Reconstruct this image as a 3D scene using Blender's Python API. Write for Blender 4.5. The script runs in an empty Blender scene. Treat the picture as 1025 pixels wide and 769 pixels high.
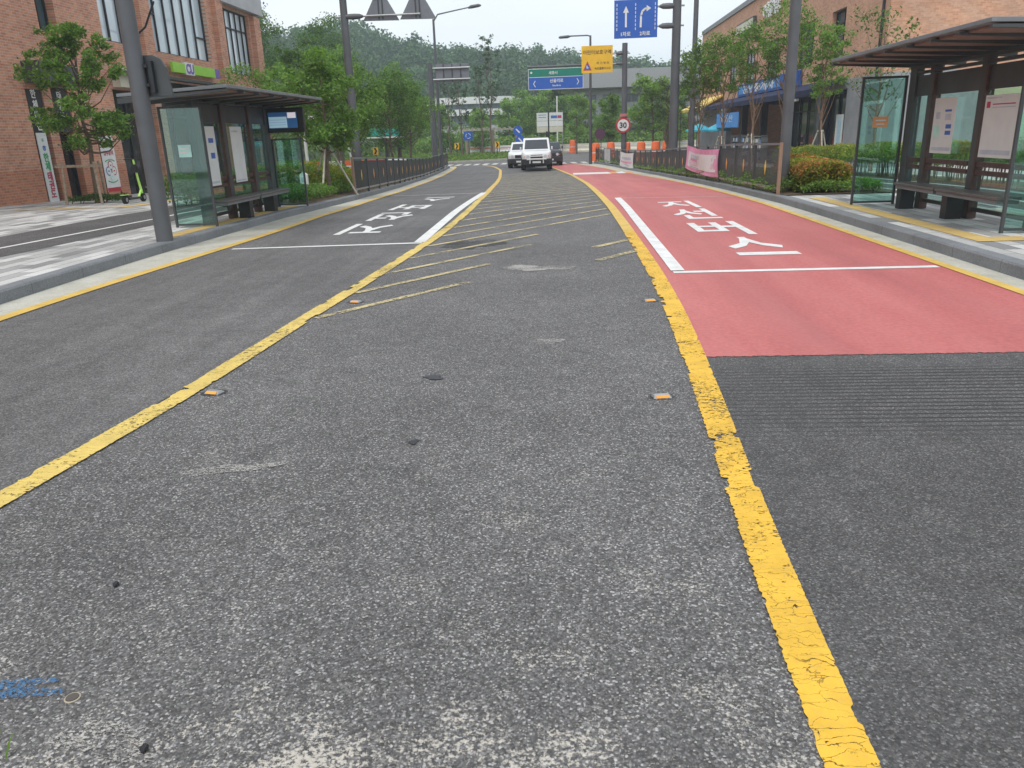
import bpy, math, random
import numpy as np
from mathutils import Vector, Matrix
S = bpy.context.scene
COL = S.collection
rad = math.radians

# ------------------------------------------------------------------ camera
CAMZ = 1.5
def setup_camera():
    F = 770.0; p = rad(18.0); roll = rad(1.97); yaw = rad(-3.931)
    f = Vector((math.sin(yaw)*math.cos(p), math.cos(yaw)*math.cos(p), -math.sin(p)))
    r0 = Vector((math.cos(yaw), -math.sin(yaw), 0)); u0 = r0.cross(f)
    r = r0*math.cos(roll) - u0*math.sin(roll); u = u0*math.cos(roll) + r0*math.sin(roll)
    cd = bpy.data.cameras.new('camera'); co = bpy.data.objects.new('camera', cd); COL.objects.link(co)
    M = Matrix((( r.x, u.x, -f.x, 0), (r.y, u.y, -f.y, 0), (r.z, u.z, -f.z, CAMZ), (0, 0, 0, 1)))
    co.matrix_world = M
    cd.sensor_width = 36; cd.sensor_fit = 'HORIZONTAL'; cd.lens = F*36/1024
    cd.clip_start = 0.05; cd.clip_end = 3000
    S.camera = co
setup_camera()
# ------------------------------------------------------------------ world, sun, exposure
SUN_EL, SUN_ROT = rad(62), rad(200)
def setup_world():
    w = bpy.data.worlds.new('World'); S.world = w; w.use_nodes = True
    nt = w.node_tree; nt.nodes.clear()
    out = nt.nodes.new('ShaderNodeOutputWorld'); bg = nt.nodes.new('ShaderNodeBackground')
    sky = nt.nodes.new('ShaderNodeTexSky'); sky.sky_type = 'NISHITA'; sky.sun_disc = False
    sky.sun_elevation = SUN_EL; sky.sun_rotation = SUN_ROT; sky.dust_density = 2.0
    tc = nt.nodes.new('ShaderNodeTexCoord'); mp = nt.nodes.new('ShaderNodeMapping')
    mp.inputs['Scale'].default_value = (1, 1, 3.5)
    nz = nt.nodes.new('ShaderNodeTexNoise'); nz.inputs['Scale'].default_value = 2.2; nz.inputs['Detail'].default_value = 5
    rp = nt.nodes.new('ShaderNodeValToRGB')
    rp.color_ramp.elements[0].position = .3; rp.color_ramp.elements[0].color = (6.2, 6.8, 7.4, 1)
    rp.color_ramp.elements[1].position = .7; rp.color_ramp.elements[1].color = (8.1, 8.3, 8.4, 1)
    mx = nt.nodes.new('ShaderNodeMixRGB'); mx.inputs[0].default_value = .86
    L = nt.links.new
    L(tc.outputs['Generated'], mp.inputs['Vector']); L(mp.outputs[0], nz.inputs['Vector']); L(nz.outputs['Fac'], rp.inputs[0])
    L(sky.outputs[0], mx.inputs[1]); L(rp.outputs[0], mx.inputs[2]); L(mx.outputs[0], bg.inputs['Color'])
    bg.inputs['Strength'].default_value = 0.125
    L(bg.outputs[0], out.inputs[0])
setup_world()
def setup_sun():
    l = bpy.data.lights.new('sun', 'SUN'); l.energy = 1.3; l.angle = rad(14); l.color = (1, .97, .92)
    o = bpy.data.objects.new('sun', l); COL.objects.link(o)
    d = Vector((math.cos(SUN_EL)*math.sin(SUN_ROT), math.cos(SUN_EL)*math.cos(SUN_ROT), math.sin(SUN_EL)))
    o.rotation_euler = d.to_track_quat('Z', 'Y').to_euler(); o.location = (0, 0, 30)
setup_sun()
S.view_settings.view_transform = 'Standard'; S.view_settings.look = 'None'
S.view_settings.exposure = 0.31; S.view_settings.gamma = 1; S.view_settings.use_curve_mapping = False
S.cycles.use_denoising = True
S.cycles.max_bounces = 8; S.cycles.transparent_max_bounces = 24; S.cycles.volume_bounces = 1

# ------------------------------------------------------------------ terrain profile: the road falls gently away
def g(y):
    if y < 16: return 0.0
    t = min(1, (y-16)/32.0)
    return -.8*(t*t*(3-2*t)*.5 + t*.5)
def interp(tab, y):
    if y <= tab[0][0]: return tab[0][1]
    for (a, b), (c, d) in zip(tab, tab[1:]):
        if y <= c: return b + (d-b)*(y-a)/(c-a)
    return tab[-1][1]
def smooth(tab):
    def f(y):
        return (interp(tab, y-1.2)+interp(tab, y-.6)+interp(tab, y)+interp(tab, y+.6)+interp(tab, y+1.2))/5
    return f
kerbL = smooth([(-6, -5.3), (5, -5.65), (10, -5.84), (14, -5.72), (18, -5.56), (21, -5.56), (25, -5.75), (30, -6.15), (38, -6.95), (47, -7.65), (56, -8.0), (61, -8.3), (65, -9.5)])
kerbR = smooth([(-6, 4.38), (10, 4.42), (15, 4.40), (17, 4.34), (20, 4.33), (30, 4.40), (38, 4.55), (46, 4.3), (53, 3.6), (60, 2.5)])
yelKL = smooth([(-6, -4.9), (7, -5.27), (10, -5.13), (13, -4.97), (18, -4.93), (26, -5.3), (36, -6.2), (45, -6.95), (56, -7.5), (61, -7.9), (66, -9.1)])
yelKR = smooth([(-6, 4.05), (8, 4.09), (30, 4.03), (38, 3.93), (43, 3.75), (50, 3.1), (55, 2.3), (60, 1.05), (63, -.2)])
yelL = smooth([(-6, -2.95), (2.2, -2.68), (3, -2.545), (3.8, -2.41), (4.6, -2.35), (5.8, -2.325), (7.3, -2.2), (9.5, -2.07), (12, -1.93), (16, -1.89), (23, -2.13), (33, -2.62), (42, -3.15), (53.5, -3.95), (59, -4.8), (64, -6.3)])
yelR = smooth([(-6, .58), (1.5, .682), (2.2, .708), (2.7, .755), (3.5, .80), (4.1, .84), (5.4, .93), (7.3, 1.01), (9, 1.045), (12, 1.06), (16, 1.055), (22, 1.02), (29, .97), (35, .85), (42, .68), (48, .3), (55, -.5), (60, -1.3)])

# ------------------------------------------------------------------ material helpers
MATS = {}
class N:
    def __init__(s, name):
        s.m = bpy.data.materials.new(name); s.m.use_nodes = True; s.nt = s.m.node_tree; s.nt.nodes.clear()
        s.out = s.nt.nodes.new('ShaderNodeOutputMaterial'); s.geo = None
    def n(s, t, **k):
        x = s.nt.nodes.new(t)
        for a, b in k.items():
            if hasattr(x, a): setattr(x, a, b)
        return x
    def l(s, a, b): s.nt.links.new(a, b)
    def pos(s, scale=(1, 1, 1)):
        if s.geo is None: s.geo = s.n('ShaderNodeNewGeometry')
        mp = s.n('ShaderNodeMapping'); mp.inputs['Scale'].default_value = scale
        s.l(s.geo.outputs['Position'], mp.inputs['Vector']); return mp.outputs[0]
    def noise(s, scale, detail=3, vec=None, rough=.5):
        x = s.n('ShaderNodeTexNoise'); x.inputs['Scale'].default_value = scale; x.inputs['Detail'].default_value = detail
        x.inputs['Roughness'].default_value = rough
        s.l(vec if vec is not None else s.pos(), x.inputs['Vector']); return x.outputs['Fac']
    def ramp(s, fac, stops, const=False):
        r = s.n('ShaderNodeValToRGB'); e = r.color_ramp.elements
        if const: r.color_ramp.interpolation = 'CONSTANT'
        while len(e) < len(stops): e.new(.5)
        for i, (p, c) in enumerate(stops):
            e[i].position = p; e[i].color = tuple(c)+(1,) if isinstance(c, (tuple, list)) else (c, c, c, 1)
        s.l(fac, r.inputs[0]); return r.outputs[0]
    def mix(s, a, b, f, mode='MIX'):
        x = s.n('ShaderNodeMixRGB'); x.blend_type = mode
        for i, v in ((0, f), (1, a), (2, b)):
            if isinstance(v, (int, float)): x.inputs[i].default_value = v if i == 0 else (v, v, v, 1)
            elif isinstance(v, tuple): x.inputs[i].default_value = v+(1,)
            else: s.l(v, x.inputs[i])
        return x.outputs[0]
    def math(s, op, a, b=0.0, c=None):
        x = s.n('ShaderNodeMath'); x.operation = op
        for i, v in enumerate((a, b) if c is None else (a, b, c)):
            if isinstance(v, (int, float)): x.inputs[i].default_value = v
            else: s.l(v, x.inputs[i])
        return x.outputs[0]
    def bump(s, h, strength, dist):
        b = s.n('ShaderNodeBump'); b.inputs['Strength'].default_value = strength; b.inputs['Distance'].default_value = dist
        s.l(h, b.inputs['Height']); return b.outputs[0]
    def bsdf(s, col, rough=.8, metal=0, normal=None, spec=.4, alpha=None, emis=None, es=1, trans=None):
        b = s.n('ShaderNodeBsdfPrincipled')
        def st(k, v):
            if isinstance(v, (int, float)): b.inputs[k].default_value = v
            elif isinstance(v, tuple): b.inputs[k].default_value = v+(1,)
            else: s.l(v, b.inputs[k])
        st('Base Color', col); st('Roughness', rough); st('Metallic', metal); st('Specular IOR Level', spec)
        if normal is not None: s.l(normal, b.inputs['Normal'])
        if alpha is not None: st('Alpha', alpha)
        if emis is not None: st('Emission Color', emis); b.inputs['Emission Strength'].default_value = es
        s.l(b.outputs[0], s.out.inputs[0]); s.b = b; return b

def plain(name, col, rough=.6, metal=0, spec=.4, var=.12, scale=6, bump=0):
    """painted or raw surface with slight uneven tone"""
    if name in MATS: return MATS[name]
    k = N(name); f = k.noise(scale, 5)
    c = k.mix(tuple(x*(1-var) for x in col), tuple(min(1, x*(1+var)) for x in col), k.ramp(f, [(.3, 0.), (.7, 1.)]))
    nm = k.bump(k.noise(scale*12, 3), bump, .01) if bump else None
    k.bsdf(c, rough, metal, nm, spec); MATS[name] = k.m; return k.m
def emitter(name, col, s):
    k = N(name); k.bsdf(col, .4, emis=col, es=s); return k.m

def asphalt(name, dark, light, stone=.45, chalk=True, scale=95., streak=0, grooves=False):
    k = N(name); P = k.pos()
    v = k.n('ShaderNodeTexVoronoi'); v.inputs['Scale'].default_value = scale; k.l(P, v.inputs['Vector'])
    sep = k.n('ShaderNodeSeparateColor'); k.l(v.outputs['Color'], sep.inputs[0])
    cell = k.ramp(sep.outputs[0], [(0, dark*.62), (.35, dark), (.7, light), (.9, light*1.5), (.965, stone), (1, stone*1.1)])
    edge = k.ramp(v.outputs['Distance'], [(.25, 1.), (.65, .70)])
    c = k.mix(cell, edge, .85, 'MULTIPLY'); c = k.mix(c, (1.03, 1.0, .99), 1, 'MULTIPLY')
    big = k.noise(.55, 5, rough=.6); mid = k.noise(5, 5, rough=.65)
    c = k.mix(c, k.ramp(big, [(.3, .80), (.7, 1.18)]), 1, 'MULTIPLY')
    c = k.mix(c, k.ramp(mid, [(.3, .86), (.7, 1.12)]), 1, 'MULTIPLY')
    if streak:
        st = k.noise(1.6, 4, k.pos((3.0, .12, 1)))
        c = k.mix(c, k.ramp(st, [(.35, 1-streak), (.65, 1+streak)]), 1, 'MULTIPLY')
    if chalk:
        # pale grit trodden into the surface: denser close to the stopping place of the camera
        sx = k.n('ShaderNodeSeparateXYZ'); k.l(P, sx.inputs[0])
        band = k.ramp(k.math('MULTIPLY', sx.outputs['Y'], .2), [(.27, .125), (.34, .08), (.45, .048), (.7, .02), (1, 0.)])
        blot = k.noise(2.4, 6, rough=.7); fine = k.noise(62, 4, rough=.75)
        m = k.math('ADD', k.math('MULTIPLY', blot, .45), k.math('MULTIPLY', fine, .55))
        m = k.math('ADD', m, band)
        msk = k.ramp(m, [(.62, 0.), (.67, .75)])
        c = k.mix(c, (.60, .555, .48), msk)
        drk = k.ramp(k.noise(1.1, 6, k.pos((1, .6, 1)), .7), [(.74, 0.), (.78, .35)])
        c = k.mix(c, (.06, .06, .065), drk)
    h = k.mix(edge, k.noise(scale*.6, 3), .4)
    if grooves:
        pits = k.ramp(k.noise(26, 5, k.pos((.45, 1.5, 1)), .7), [(.60, 0.), (.68, .55)])
        c = k.mix(c, (.045, .046, .05), pits)
        w = k.n('ShaderNodeTexWave'); w.bands_direction = 'Y'; w.inputs['Scale'].default_value = 5.2
        w.inputs['Distortion'].default_value = .25; w.inputs['Detail'].default_value = 1.5; k.l(P, w.inputs['Vector'])
        sx = k.n('ShaderNodeSeparateXYZ'); k.l(P, sx.inputs[0])
        z = k.ramp(k.math('MULTIPLY', sx.outputs['Y'], .1), [(.352, 0.), (.39, 1.), (.475, 1.), (.492, 0.)])
        rt = k.ramp(k.math('ADD', k.math('MULTIPLY', sx.outputs['X'], .22), k.math('MULTIPLY', mid, .3)), [(.3, .45), (.6, 1.)])
        gm = k.mix(k.mix(k.ramp(w.outputs['Fac'], [(.12, 1.), (.38, 0.)]), z, 1, 'MULTIPLY'), rt, 1, 'MULTIPLY')
        c = k.mix(c, (.028, .028, .03), k.math('MULTIPLY', gm, .95))
    nm = k.bump(h, .65, .006)
    k.bsdf(c, .82, 0, nm, .35); return k.m
M = {}
M['asphalt'] = asphalt('asphalt_worn', .112, .162, .40, scale=140.)
M['asphalt_side'] = asphalt('asphalt_lane', .130, .155, .24, chalk=False, scale=120, streak=.10)
M['asphalt_stop'] = asphalt('asphalt_smooth', .088, .108, .22, chalk=False, scale=150, streak=.06, grooves=True)
M['asphalt_path'] = asphalt('asphalt_path', .10, .13, .2, chalk=False, scale=120)
M['asphalt_far'] = asphalt('asphalt_far', .11, .16, .35, chalk=False, scale=40)

def red_coat():
    k = N('red_lane_coating'); f = k.noise(1.3, 6, k.pos((1, .35, 1)), .6); f2 = k.noise(30, 3)
    c = k.mix((.44, .115, .112), (.51, .155, .148), k.ramp(f, [(.3, 0.), (.7, 1.)]))
    c = k.mix(c, k.ramp(f2, [(.3, .86), (.7, 1.1)]), 1, 'MULTIPLY')
    scr = k.ramp(k.noise(6, 5, k.pos((.5, 5, 1)), .7), [(.69, 0.), (.74, .35)])
    c = k.mix(c, (.25, .09, .095), scr)
    tr = k.ramp(k.noise(.9, 4, k.pos((3.2, .10, 1))), [(.42, 0.), (.7, .30)])
    c = k.mix(c, (.56, .22, .20), tr)
    sx = k.n('ShaderNodeSeparateXYZ'); k.l(k.pos(), sx.inputs[0])
    def track(x0):
        d = k.math('ABSOLUTE', k.math('SUBTRACT', sx.outputs['X'], x0)); return k.ramp(d, [(.10, 1.), (.42, 0.)])
    tm = k.math('MULTIPLY', k.math('MAXIMUM', track(1.85), track(3.35)), k.ramp(k.noise(1.1, 5, k.pos((2, .25, 1)), .65), [(.35, .05), (.7, .42)]))
    c = k.mix(c, (.30, .105, .105), tm)
    edge = k.math('ADD', k.math('SUBTRACT', sx.outputs['Y'], 5.125), k.math('MULTIPLY', k.math('SUBTRACT', k.noise(22, 5, None, .75), .5), .09))
    wearm = k.ramp(k.noise(34, 5, None, .8), [(.71, 1.), (.735, 0.)])
    al = k.math('MULTIPLY', k.ramp(edge, [(.0, 0.), (.006, 1.)]), k.math('MAXIMUM', wearm, .25))
    k.bsdf(c, .72, 0, k.bump(k.noise(160, 3), .35, .004), .35, alpha=al); return k.m
M['red'] = red_coat()
def paint(name, col, wear=.3, crack=0.0, dirt=.3, scale=26):
    """road paint: chips leave real gaps that show the surface below"""
    k = N(name); f = k.noise(4, 6, rough=.7)
    c = k.mix(tuple(x*.78 for x in col), col, k.ramp(f, [(.35, 0.), (.62, 1.)]))
    c = k.mix(c, (.30, .28, .24), k.math('MULTIPLY', k.ramp(k.noise(60, 4, rough=.8), [(.5, 0.), (.8, 1.)]), dirt))
    n1 = k.noise(scale, 5, k.pos((1, 1.7, 1)), .75); n2 = k.noise(1.8, 4, rough=.6)
    m = k.math('ADD', k.math('MULTIPLY', n1, .65), k.math('MULTIPLY', n2, .35))
    a = k.ramp(m, [(.24+.32*wear, 0.), (.27+.32*wear, 1.)])
    if crack:
        w = k.n('ShaderNodeTexVoronoi'); w.feature = 'DISTANCE_TO_EDGE'; w.inputs['Scale'].default_value = 7.5
        dn = k.n('ShaderNodeTexNoise'); dn.inputs['Scale'].default_value = 14; dn.inputs['Detail'].default_value = 5; k.l(k.pos(), dn.inputs['Vector'])
        vm = k.n('ShaderNodeVectorMath'); vm.operation = 'MULTIPLY_ADD'; k.l(dn.outputs['Color'], vm.inputs[0]); vm.inputs[1].default_value = (.22, .22, 0); k.l(k.pos((.8, 3.0, 1)), vm.inputs[2])
        k.l(vm.outputs[0], w.inputs['Vector'])
        cr = k.ramp(k.math('ADD', w.outputs['Distance'], k.math('MULTIPLY', k.noise(30, 3), .06)), [(.034, 0.), (.048, 1.)])
        sel = k.ramp(k.noise(3.3, 4), [(.44, 1.), (.60, 1-crack)])
        a = k.mix(a, k.mix(cr, sel, 1, 'ADD') if False else k.math('MAXIMUM', cr, sel), 1, 'MULTIPLY')
    k.bsdf(c, .65, 0, k.bump(k.noise(90, 3), .3, .004), .35, alpha=a)
    return k.m
M['yellow'] = paint('yellow_line_paint', (.82, .49, .05), .54, .95, .28, 38)
M['yellow_pale'] = paint('yellow_line_weathered', (.76, .56, .15), .56, .8, .35, 34)
M['yellow_hatch'] = paint('yellow_hatching_paint', (.60, .50, .26), .69, .3, .35, 22)
M['yellow_kerb'] = paint('yellow_kerb_line', (.72, .48, .11), .16, .2, .3)
M['white_line'] = paint('white_line_paint', (.78, .78, .76), .10, 0, .22)
M['white_thin'] = paint('white_line_thin', (.62, .60, .56), .42, .2, .3)
M['orange_line'] = paint('orange_hump_paint', (.75, .35, .14), .3, .2, .3)
M['blue_spray'] = paint('blue_spray_paint', (.045, .17, .35), .82, 0, .25, 95)
M['chalk'] = paint('pale_spill', (.46, .44, .41), .80, 0, .2, 85)
M['tar'] = paint('dark_stain', (.05, .05, .052), .74, 0, .1, 60)

def concrete(name, a, b, sc=3):
    k = N(name); c = k.mix(a, b, k.ramp(k.noise(sc, 6, rough=.65), [(.3, 0.), (.7, 1.)]))
    c = k.mix(c, k.ramp(k.noise(70, 3), [(.3, .85), (.7, 1.12)]), 1, 'MULTIPLY')
    st = k.ramp(k.noise(1.7, 5, k.pos((3, .5, 3)), .7), [(.60, 0.), (.72, .45)])
    c = k.mix(c, tuple(x*.45 for x in a), st)
    k.bsdf(c, .85, 0, k.bump(k.noise(50, 4), .3, .006), .3); return k.m
M['gutter'] = concrete('gutter_concrete', (.40, .385, .32), (.54, .53, .47))
def kerbm():
    k = N('granite_kerb'); f = k.noise(90, 3); c = k.mix((.15, .16, .17), (.25, .265, .28), k.ramp(f, [(.3, 0.), (.7, 1.)]))
    c = k.mix(c, k.ramp(k.noise(1.2, 5, rough=.7), [(.3, .78), (.7, 1.15)]), 1, 'MULTIPLY')
    sx = k.n('ShaderNodeSeparateXYZ'); k.l(k.pos(), sx.inputs[0])
    fr = k.math('FRACT', sx.outputs['Y']); j = k.ramp(fr, [(.0, 0.), (.012, 1.)])
    c = k.mix((.06, .06, .06), c, j); k.bsdf(c, .75, 0, None, .35); return k.m
M['kerb'] = kerbm()
def pavers(name, c1, c2, mortar, bw, rh, axis='Y', warm=False):
    k = N(name)
    sx = k.n('ShaderNodeSeparateXYZ'); k.l(k.pos(), sx.inputs[0]); cb = k.n('ShaderNodeCombineXYZ')
    if axis == 'Y': k.l(sx.outputs['Y'], cb.inputs['X']); k.l(sx.outputs['X'], cb.inputs['Y'])
    else: k.l(sx.outputs['X'], cb.inputs['X']); k.l(sx.outputs['Y'], cb.inputs['Y'])
    b = k.n('ShaderNodeTexBrick'); b.inputs['Scale'].default_value = 1; b.inputs['Brick Width'].default_value = bw
    b.inputs['Row Height'].default_value = rh; b.inputs['Mortar Size'].default_value = .006; b.inputs['Bias'].default_value = -.15
    b.inputs['Color1'].default_value = c1+(1,); b.inputs['Color2'].default_value = c2+(1,); b.inputs['Mortar'].default_value = mortar+(1,)
    k.l(cb.outputs[0], b.inputs['Vector'])
    c = k.mix(b.outputs['Color'], k.ramp(k.noise(.8, 5, rough=.65), [(.3, .82), (.7, 1.12)]), 1, 'MULTIPLY')
    c = k.mix(c, k.ramp(k.noise(60, 3), [(.3, .88), (.7, 1.1)]), 1, 'MULTIPLY')
    k.bsdf(c, .8, 0, k.bump(b.outputs['Fac'], -.5, .004), .3); return k.m
M['paver'] = pavers('pavement_blocks', (.60, .595, .575), (.18, .18, .18), (.12, .12, .12), .60, .20)
M['tactile'] = pavers('tactile_paving', (.62, .44, .16), (.55, .38, .14), (.35, .27, .14), .3, .3)
def brick(name, axis, c1, c2, mort):
    k = N(name); sx = k.n('ShaderNodeSeparateXYZ'); k.l(k.pos(), sx.inputs[0]); cb = k.n('ShaderNodeCombineXYZ')
    k.l(sx.outputs['Y' if axis == 'Y' else 'X'], cb.inputs['X']); k.l(sx.outputs['Z'], cb.inputs['Y'])
    b = k.n('ShaderNodeTexBrick'); b.inputs['Scale'].default_value = 1; b.inputs['Brick Width'].default_value = .22
    b.inputs['Row Height'].default_value = .075; b.inputs['Mortar Size'].default_value = .007; b.inputs['Bias'].default_value = -.1
    b.inputs['Color1'].default_value = c1+(1,); b.inputs['Color2'].default_value = c2+(1,); b.inputs['Mortar'].default_value = mort+(1,)
    k.l(cb.outputs[0], b.inputs['Vector'])
    c = k.mix(b.outputs['Color'], k.ramp(k.noise(.7, 5, rough=.65), [(.3, .84), (.7, 1.12)]), 1, 'MULTIPLY')
    c = k.mix(c, k.ramp(k.noise(9, 4, rough=.7), [(.3, .88), (.7, 1.1)]), 1, 'MULTIPLY')
    k.bsdf(c, .85, 0, k.bump(b.outputs['Fac'], -.6, .008), .25); return k.m
M['brickL'] = brick('red_brick_side', 'Y', (.60, .29, .18), (.45, .185, .11), (.52, .44, .38))
M['brickLx'] = brick('red_brick_front', 'X', (.60, .29, .18), (.45, .185, .11), (.52, .44, .38))
M['brickLow'] = brick('orange_brick_side', 'Y', (.52, .22, .125), (.41, .155, .09), (.44, .32, .25))
M['brickR'] = brick('pale_brick_side', 'Y', (.64, .355, .225), (.50, .25, .15), (.50, .38, .30))
M['brickRx'] = brick('pale_brick_front', 'X', (.64, .355, .225), (.50, .25, .15), (.50, .38, .30))
M['conc_clad'] = concrete('concrete_cladding', (.27, .28, .29), (.36, .37, .38), 1.2)
M['pale_conc'] = concrete('pale_concrete', (.42, .43, .44), (.52, .53, .54), 1.2)
M['stone_yellow'] = concrete('beige_stone', (.48, .44, .27), (.60, .56, .36), 2)
M['steel'] = plain('dark_grey_steel', (.070, .076, .078), .5, .2, .4, .15, 3)
M['pole'] = plain('grey_pole_paint', (.105, .110, .118), .5, .1, .4, .14, 2.5)
M['steel_edge'] = plain('mid_grey_steel', (.20, .21, .22), .45, .2, .4, .1, 5)
M['sign_back'] = plain('grey_sign_back', (.20, .21, .235), .5, .2, .4, .12, 3)
M['galv'] = plain('galvanised_steel', (.36, .37, .37), .4, .5, .5, .12, 8)
M['wood'] = plain('brown_timber', (.085, .05, .042), .6, 0, .4, .25, 9)
M['wood_panel'] = plain('soffit_timber', (.24, .15, .115), .6, 0, .4, .2, 9)
M['stake'] = plain('weathered_stake', (.34, .27, .20), .8, 0, .3, .25, 14, .3)
M['stake_pale'] = plain('pale_stake', (.50, .46, .38), .8, 0, .3, .2, 14, .3)
M['white'] = plain('white_paint', (.74, .74, .73), .5, 0, .4, .06, 5)
M['cream'] = plain('cream_panel', (.62, .60, .48), .6, 0, .4, .1, 2)
M['black'] = plain('black_plastic', (.018, .018, .02), .45, 0, .5, .2, 8)
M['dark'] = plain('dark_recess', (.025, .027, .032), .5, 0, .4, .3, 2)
M['navy'] = plain('navy_canvas', (.011, .020, .065), .7, 0, .3, .25, 3)
M['blue_sign'] = plain('blue_sign_face', (.016, .105, .46), .4, 0, .5, .07, 3)
M['blue_shop'] = plain('blue_shop_sign', (.02, .09, .34), .5, 0, .4, .15, 3)
M['skyblue'] = plain('light_blue_canvas', (.08, .30, .68), .6, 0, .4, .12, 3)
M['green_sign'] = plain('green_sign_face', (.0, .20, .14), .4, 0, .5, .07, 3)
M['lime'] = plain('lime_shop_sign', (.30, .62, .05), .45, 0, .5, .06, 3)
M['violet'] = plain('violet_lettering', (.20, .13, .42), .5)
M['yel_sign'] = plain('yellow_sign_face', (.86, .50, .015), .4, 0, .5, .06, 3)
M['red_sign'] = plain('red_sign_paint', (.50, .03, .045), .45, 0, .5, .08, 3)
M['orange'] = plain('orange_plastic', (.85, .17, .05), .5, 0, .4, .12, 5)
M['teal'] = plain('teal_canvas', (.03, .40, .33), .6, 0, .4, .15, 5)
M['teal_blue'] = plain('teal_blue_canvas', (.06, .40, .52), .6, 0, .4, .12, 5)
M['pink'] = plain('pink_banner_cloth', (.74, .33, .50), .7, 0, .3, .12, 3)
M['pale_pink'] = plain('pale_pink_print', (.70, .55, .62), .7, 0, .3, .12, 5)
M['pale_grey'] = plain('pale_grey_print', (.50, .54, .60), .7, 0, .3, .12, 5)
M['amber'] = plain('amber_reflector', (.85, .34, .04), .3, 0, .6, .1, 5)
M['yel_plate'] = plain('yellow_plate', (.80, .52, .04), .45, 0, .5, .1, 5)
M['lime_grip'] = plain('lime_plastic', (.50, .85, .18), .45, 0, .5, .1, 5)
M['poster'] = plain('poster_paper', (.68, .70, .69), .55, 0, .4, .05, 5)
M['green_print'] = plain('green_print', (.05, .34, .13), .5)
M['blue_print'] = plain('blue_print', (.06, .14, .45), .5)
M['red_print'] = plain('red_print', (.48, .04, .10), .5)
M['aqua'] = plain('aqua_sticker', (.50, .80, .72), .5)
M['orange_st'] = plain('orange_sticker', (.75, .36, .16), .5)
M['yellow_aw'] = plain('yellow_canvas', (.80, .58, .14), .6, 0, .3, .1, 3)
M['soil'] = plain('soil', (.13, .095, .065), .95, 0, .2, .3, 8, .5)
M['carwhite'] = plain('white_car_paint', (.74, .75, .76), .22, 0, .6, .03, 2)
M['carglass'] = plain('dark_car_glass', (.03, .04, .05), .08, 0, .7, .1, 2)
M['chrome'] = plain('chrome', (.6, .6, .62), .15, .9, .6, .05, 4)
M['tyre'] = plain('tyre_rubber', (.02, .02, .021), .8, 0, .3, .2, 10)
M['lamp_glass'] = plain('headlamp_glass', (.70, .72, .74), .1, .2, .7, .1, 10)
def glass(name, tint, a=.5, rough=.03):
    k = N(name); tr = k.n('ShaderNodeBsdfTransparent'); tr.inputs[0].default_value = tint+(1,)
    gl = k.n('ShaderNodeBsdfGlossy'); gl.inputs['Roughness'].default_value = rough; gl.inputs[0].default_value = (.9, 1, .97, 1)
    fr = k.n('ShaderNodeFresnel'); gg = k.n('ShaderNodeNewGeometry')
    k.l(k.math('MULTIPLY_ADD', gg.outputs['Backfacing'], -.8333, 1.5), fr.inputs[0])
    f = k.math('MULTIPLY', k.math('ADD', fr.outputs[0], .03), a)
    mx = k.n('ShaderNodeMixShader'); k.l(f, mx.inputs[0]); k.l(tr.outputs[0], mx.inputs[1]); k.l(gl.outputs[0], mx.inputs[2])
    k.l(mx.outputs[0], k.out.inputs[0]); return k.m
M['glass'] = glass('green_shelter_glass', (.80, .93, .90), 1.)
M['glass_deep'] = glass('tinted_shelter_glass', (.66, .86, .81), 1.2)
def winglass(name, a, b, rough=.06, spec=1.):
    k = N(name); c = k.mix(a, b, k.ramp(k.noise(1.1, 4, k.pos((1, .7, .35)), .5), [(.35, 0.), (.65, 1.)]))
    k.bsdf(c, rough, 0, None, spec); return k.m
M['win_pale'] = winglass('curtained_window_glass', (.46, .56, .62), (.66, .74, .78))
M['win_blue'] = winglass('blue_window_glass', (.02, .05, .06), (.07, .14, .16))
M['win_dark'] = winglass('dark_window_glass', (.015, .018, .02), (.05, .055, .06), .08, .6)
M['win_far'] = winglass('far_window_glass', (.10, .13, .16), (.20, .24, .28), .15, .5)

def leafm(name, a, b, c, trans=.35, rough=.6):
    k = N(name); geo = k.n('ShaderNodeNewGeometry')
    col = k.ramp(geo.outputs['Random Per Island'], [(0, a), (.5, b), (1, c)])
    col = k.mix(col, k.ramp(k.noise(1.4, 3), [(.3, .7), (.7, 1.3)]), 1, 'MULTIPLY')
    d = k.n('ShaderNodeBsdfPrincipled'); k.l(col, d.inputs['Base Color']); d.inputs['Roughness'].default_value = rough
    d.inputs['Specular IOR Level'].default_value = .3
    t = k.n('ShaderNodeBsdfTranslucent'); k.l(k.mix(col, (1.3, 1.5, .6), 1, 'MULTIPLY'), t.inputs[0])
    mx = k.n('ShaderNodeMixShader'); mx.inputs[0].default_value = trans
    k.l(d.outputs[0], mx.inputs[1]); k.l(t.outputs[0], mx.inputs[2]); k.l(mx.outputs[0], k.out.inputs[0]); return k.m
M['leaf'] = leafm('green_leaves', (0.079, 0.150, 0.035), (0.131, 0.240, 0.051), (0.210, 0.330, 0.080))
M['leaf_dark'] = leafm('dark_green_leaves', (0.051, 0.105, 0.029), (0.085, 0.165, 0.042), (0.136, 0.225, 0.058))
M['leaf_light'] = leafm('light_green_leaves', (0.121, 0.213, 0.046), (0.176, 0.300, 0.065), (0.257, 0.375, 0.104))
M['leaf_yel'] = leafm('yellow_green_leaves', (0.156, 0.198, 0.033), (0.264, 0.286, 0.044), (0.360, 0.330, 0.066))
M['leaf_or'] = leafm('orange_tipped_leaves', (0.115, 0.130, 0.030), (0.345, 0.200, 0.050), (0.552, 0.220, 0.090))
M['pine'] = leafm('pine_needles', (0.035, 0.070, 0.033), (0.056, 0.105, 0.046), (0.084, 0.140, 0.058), .1)
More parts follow.
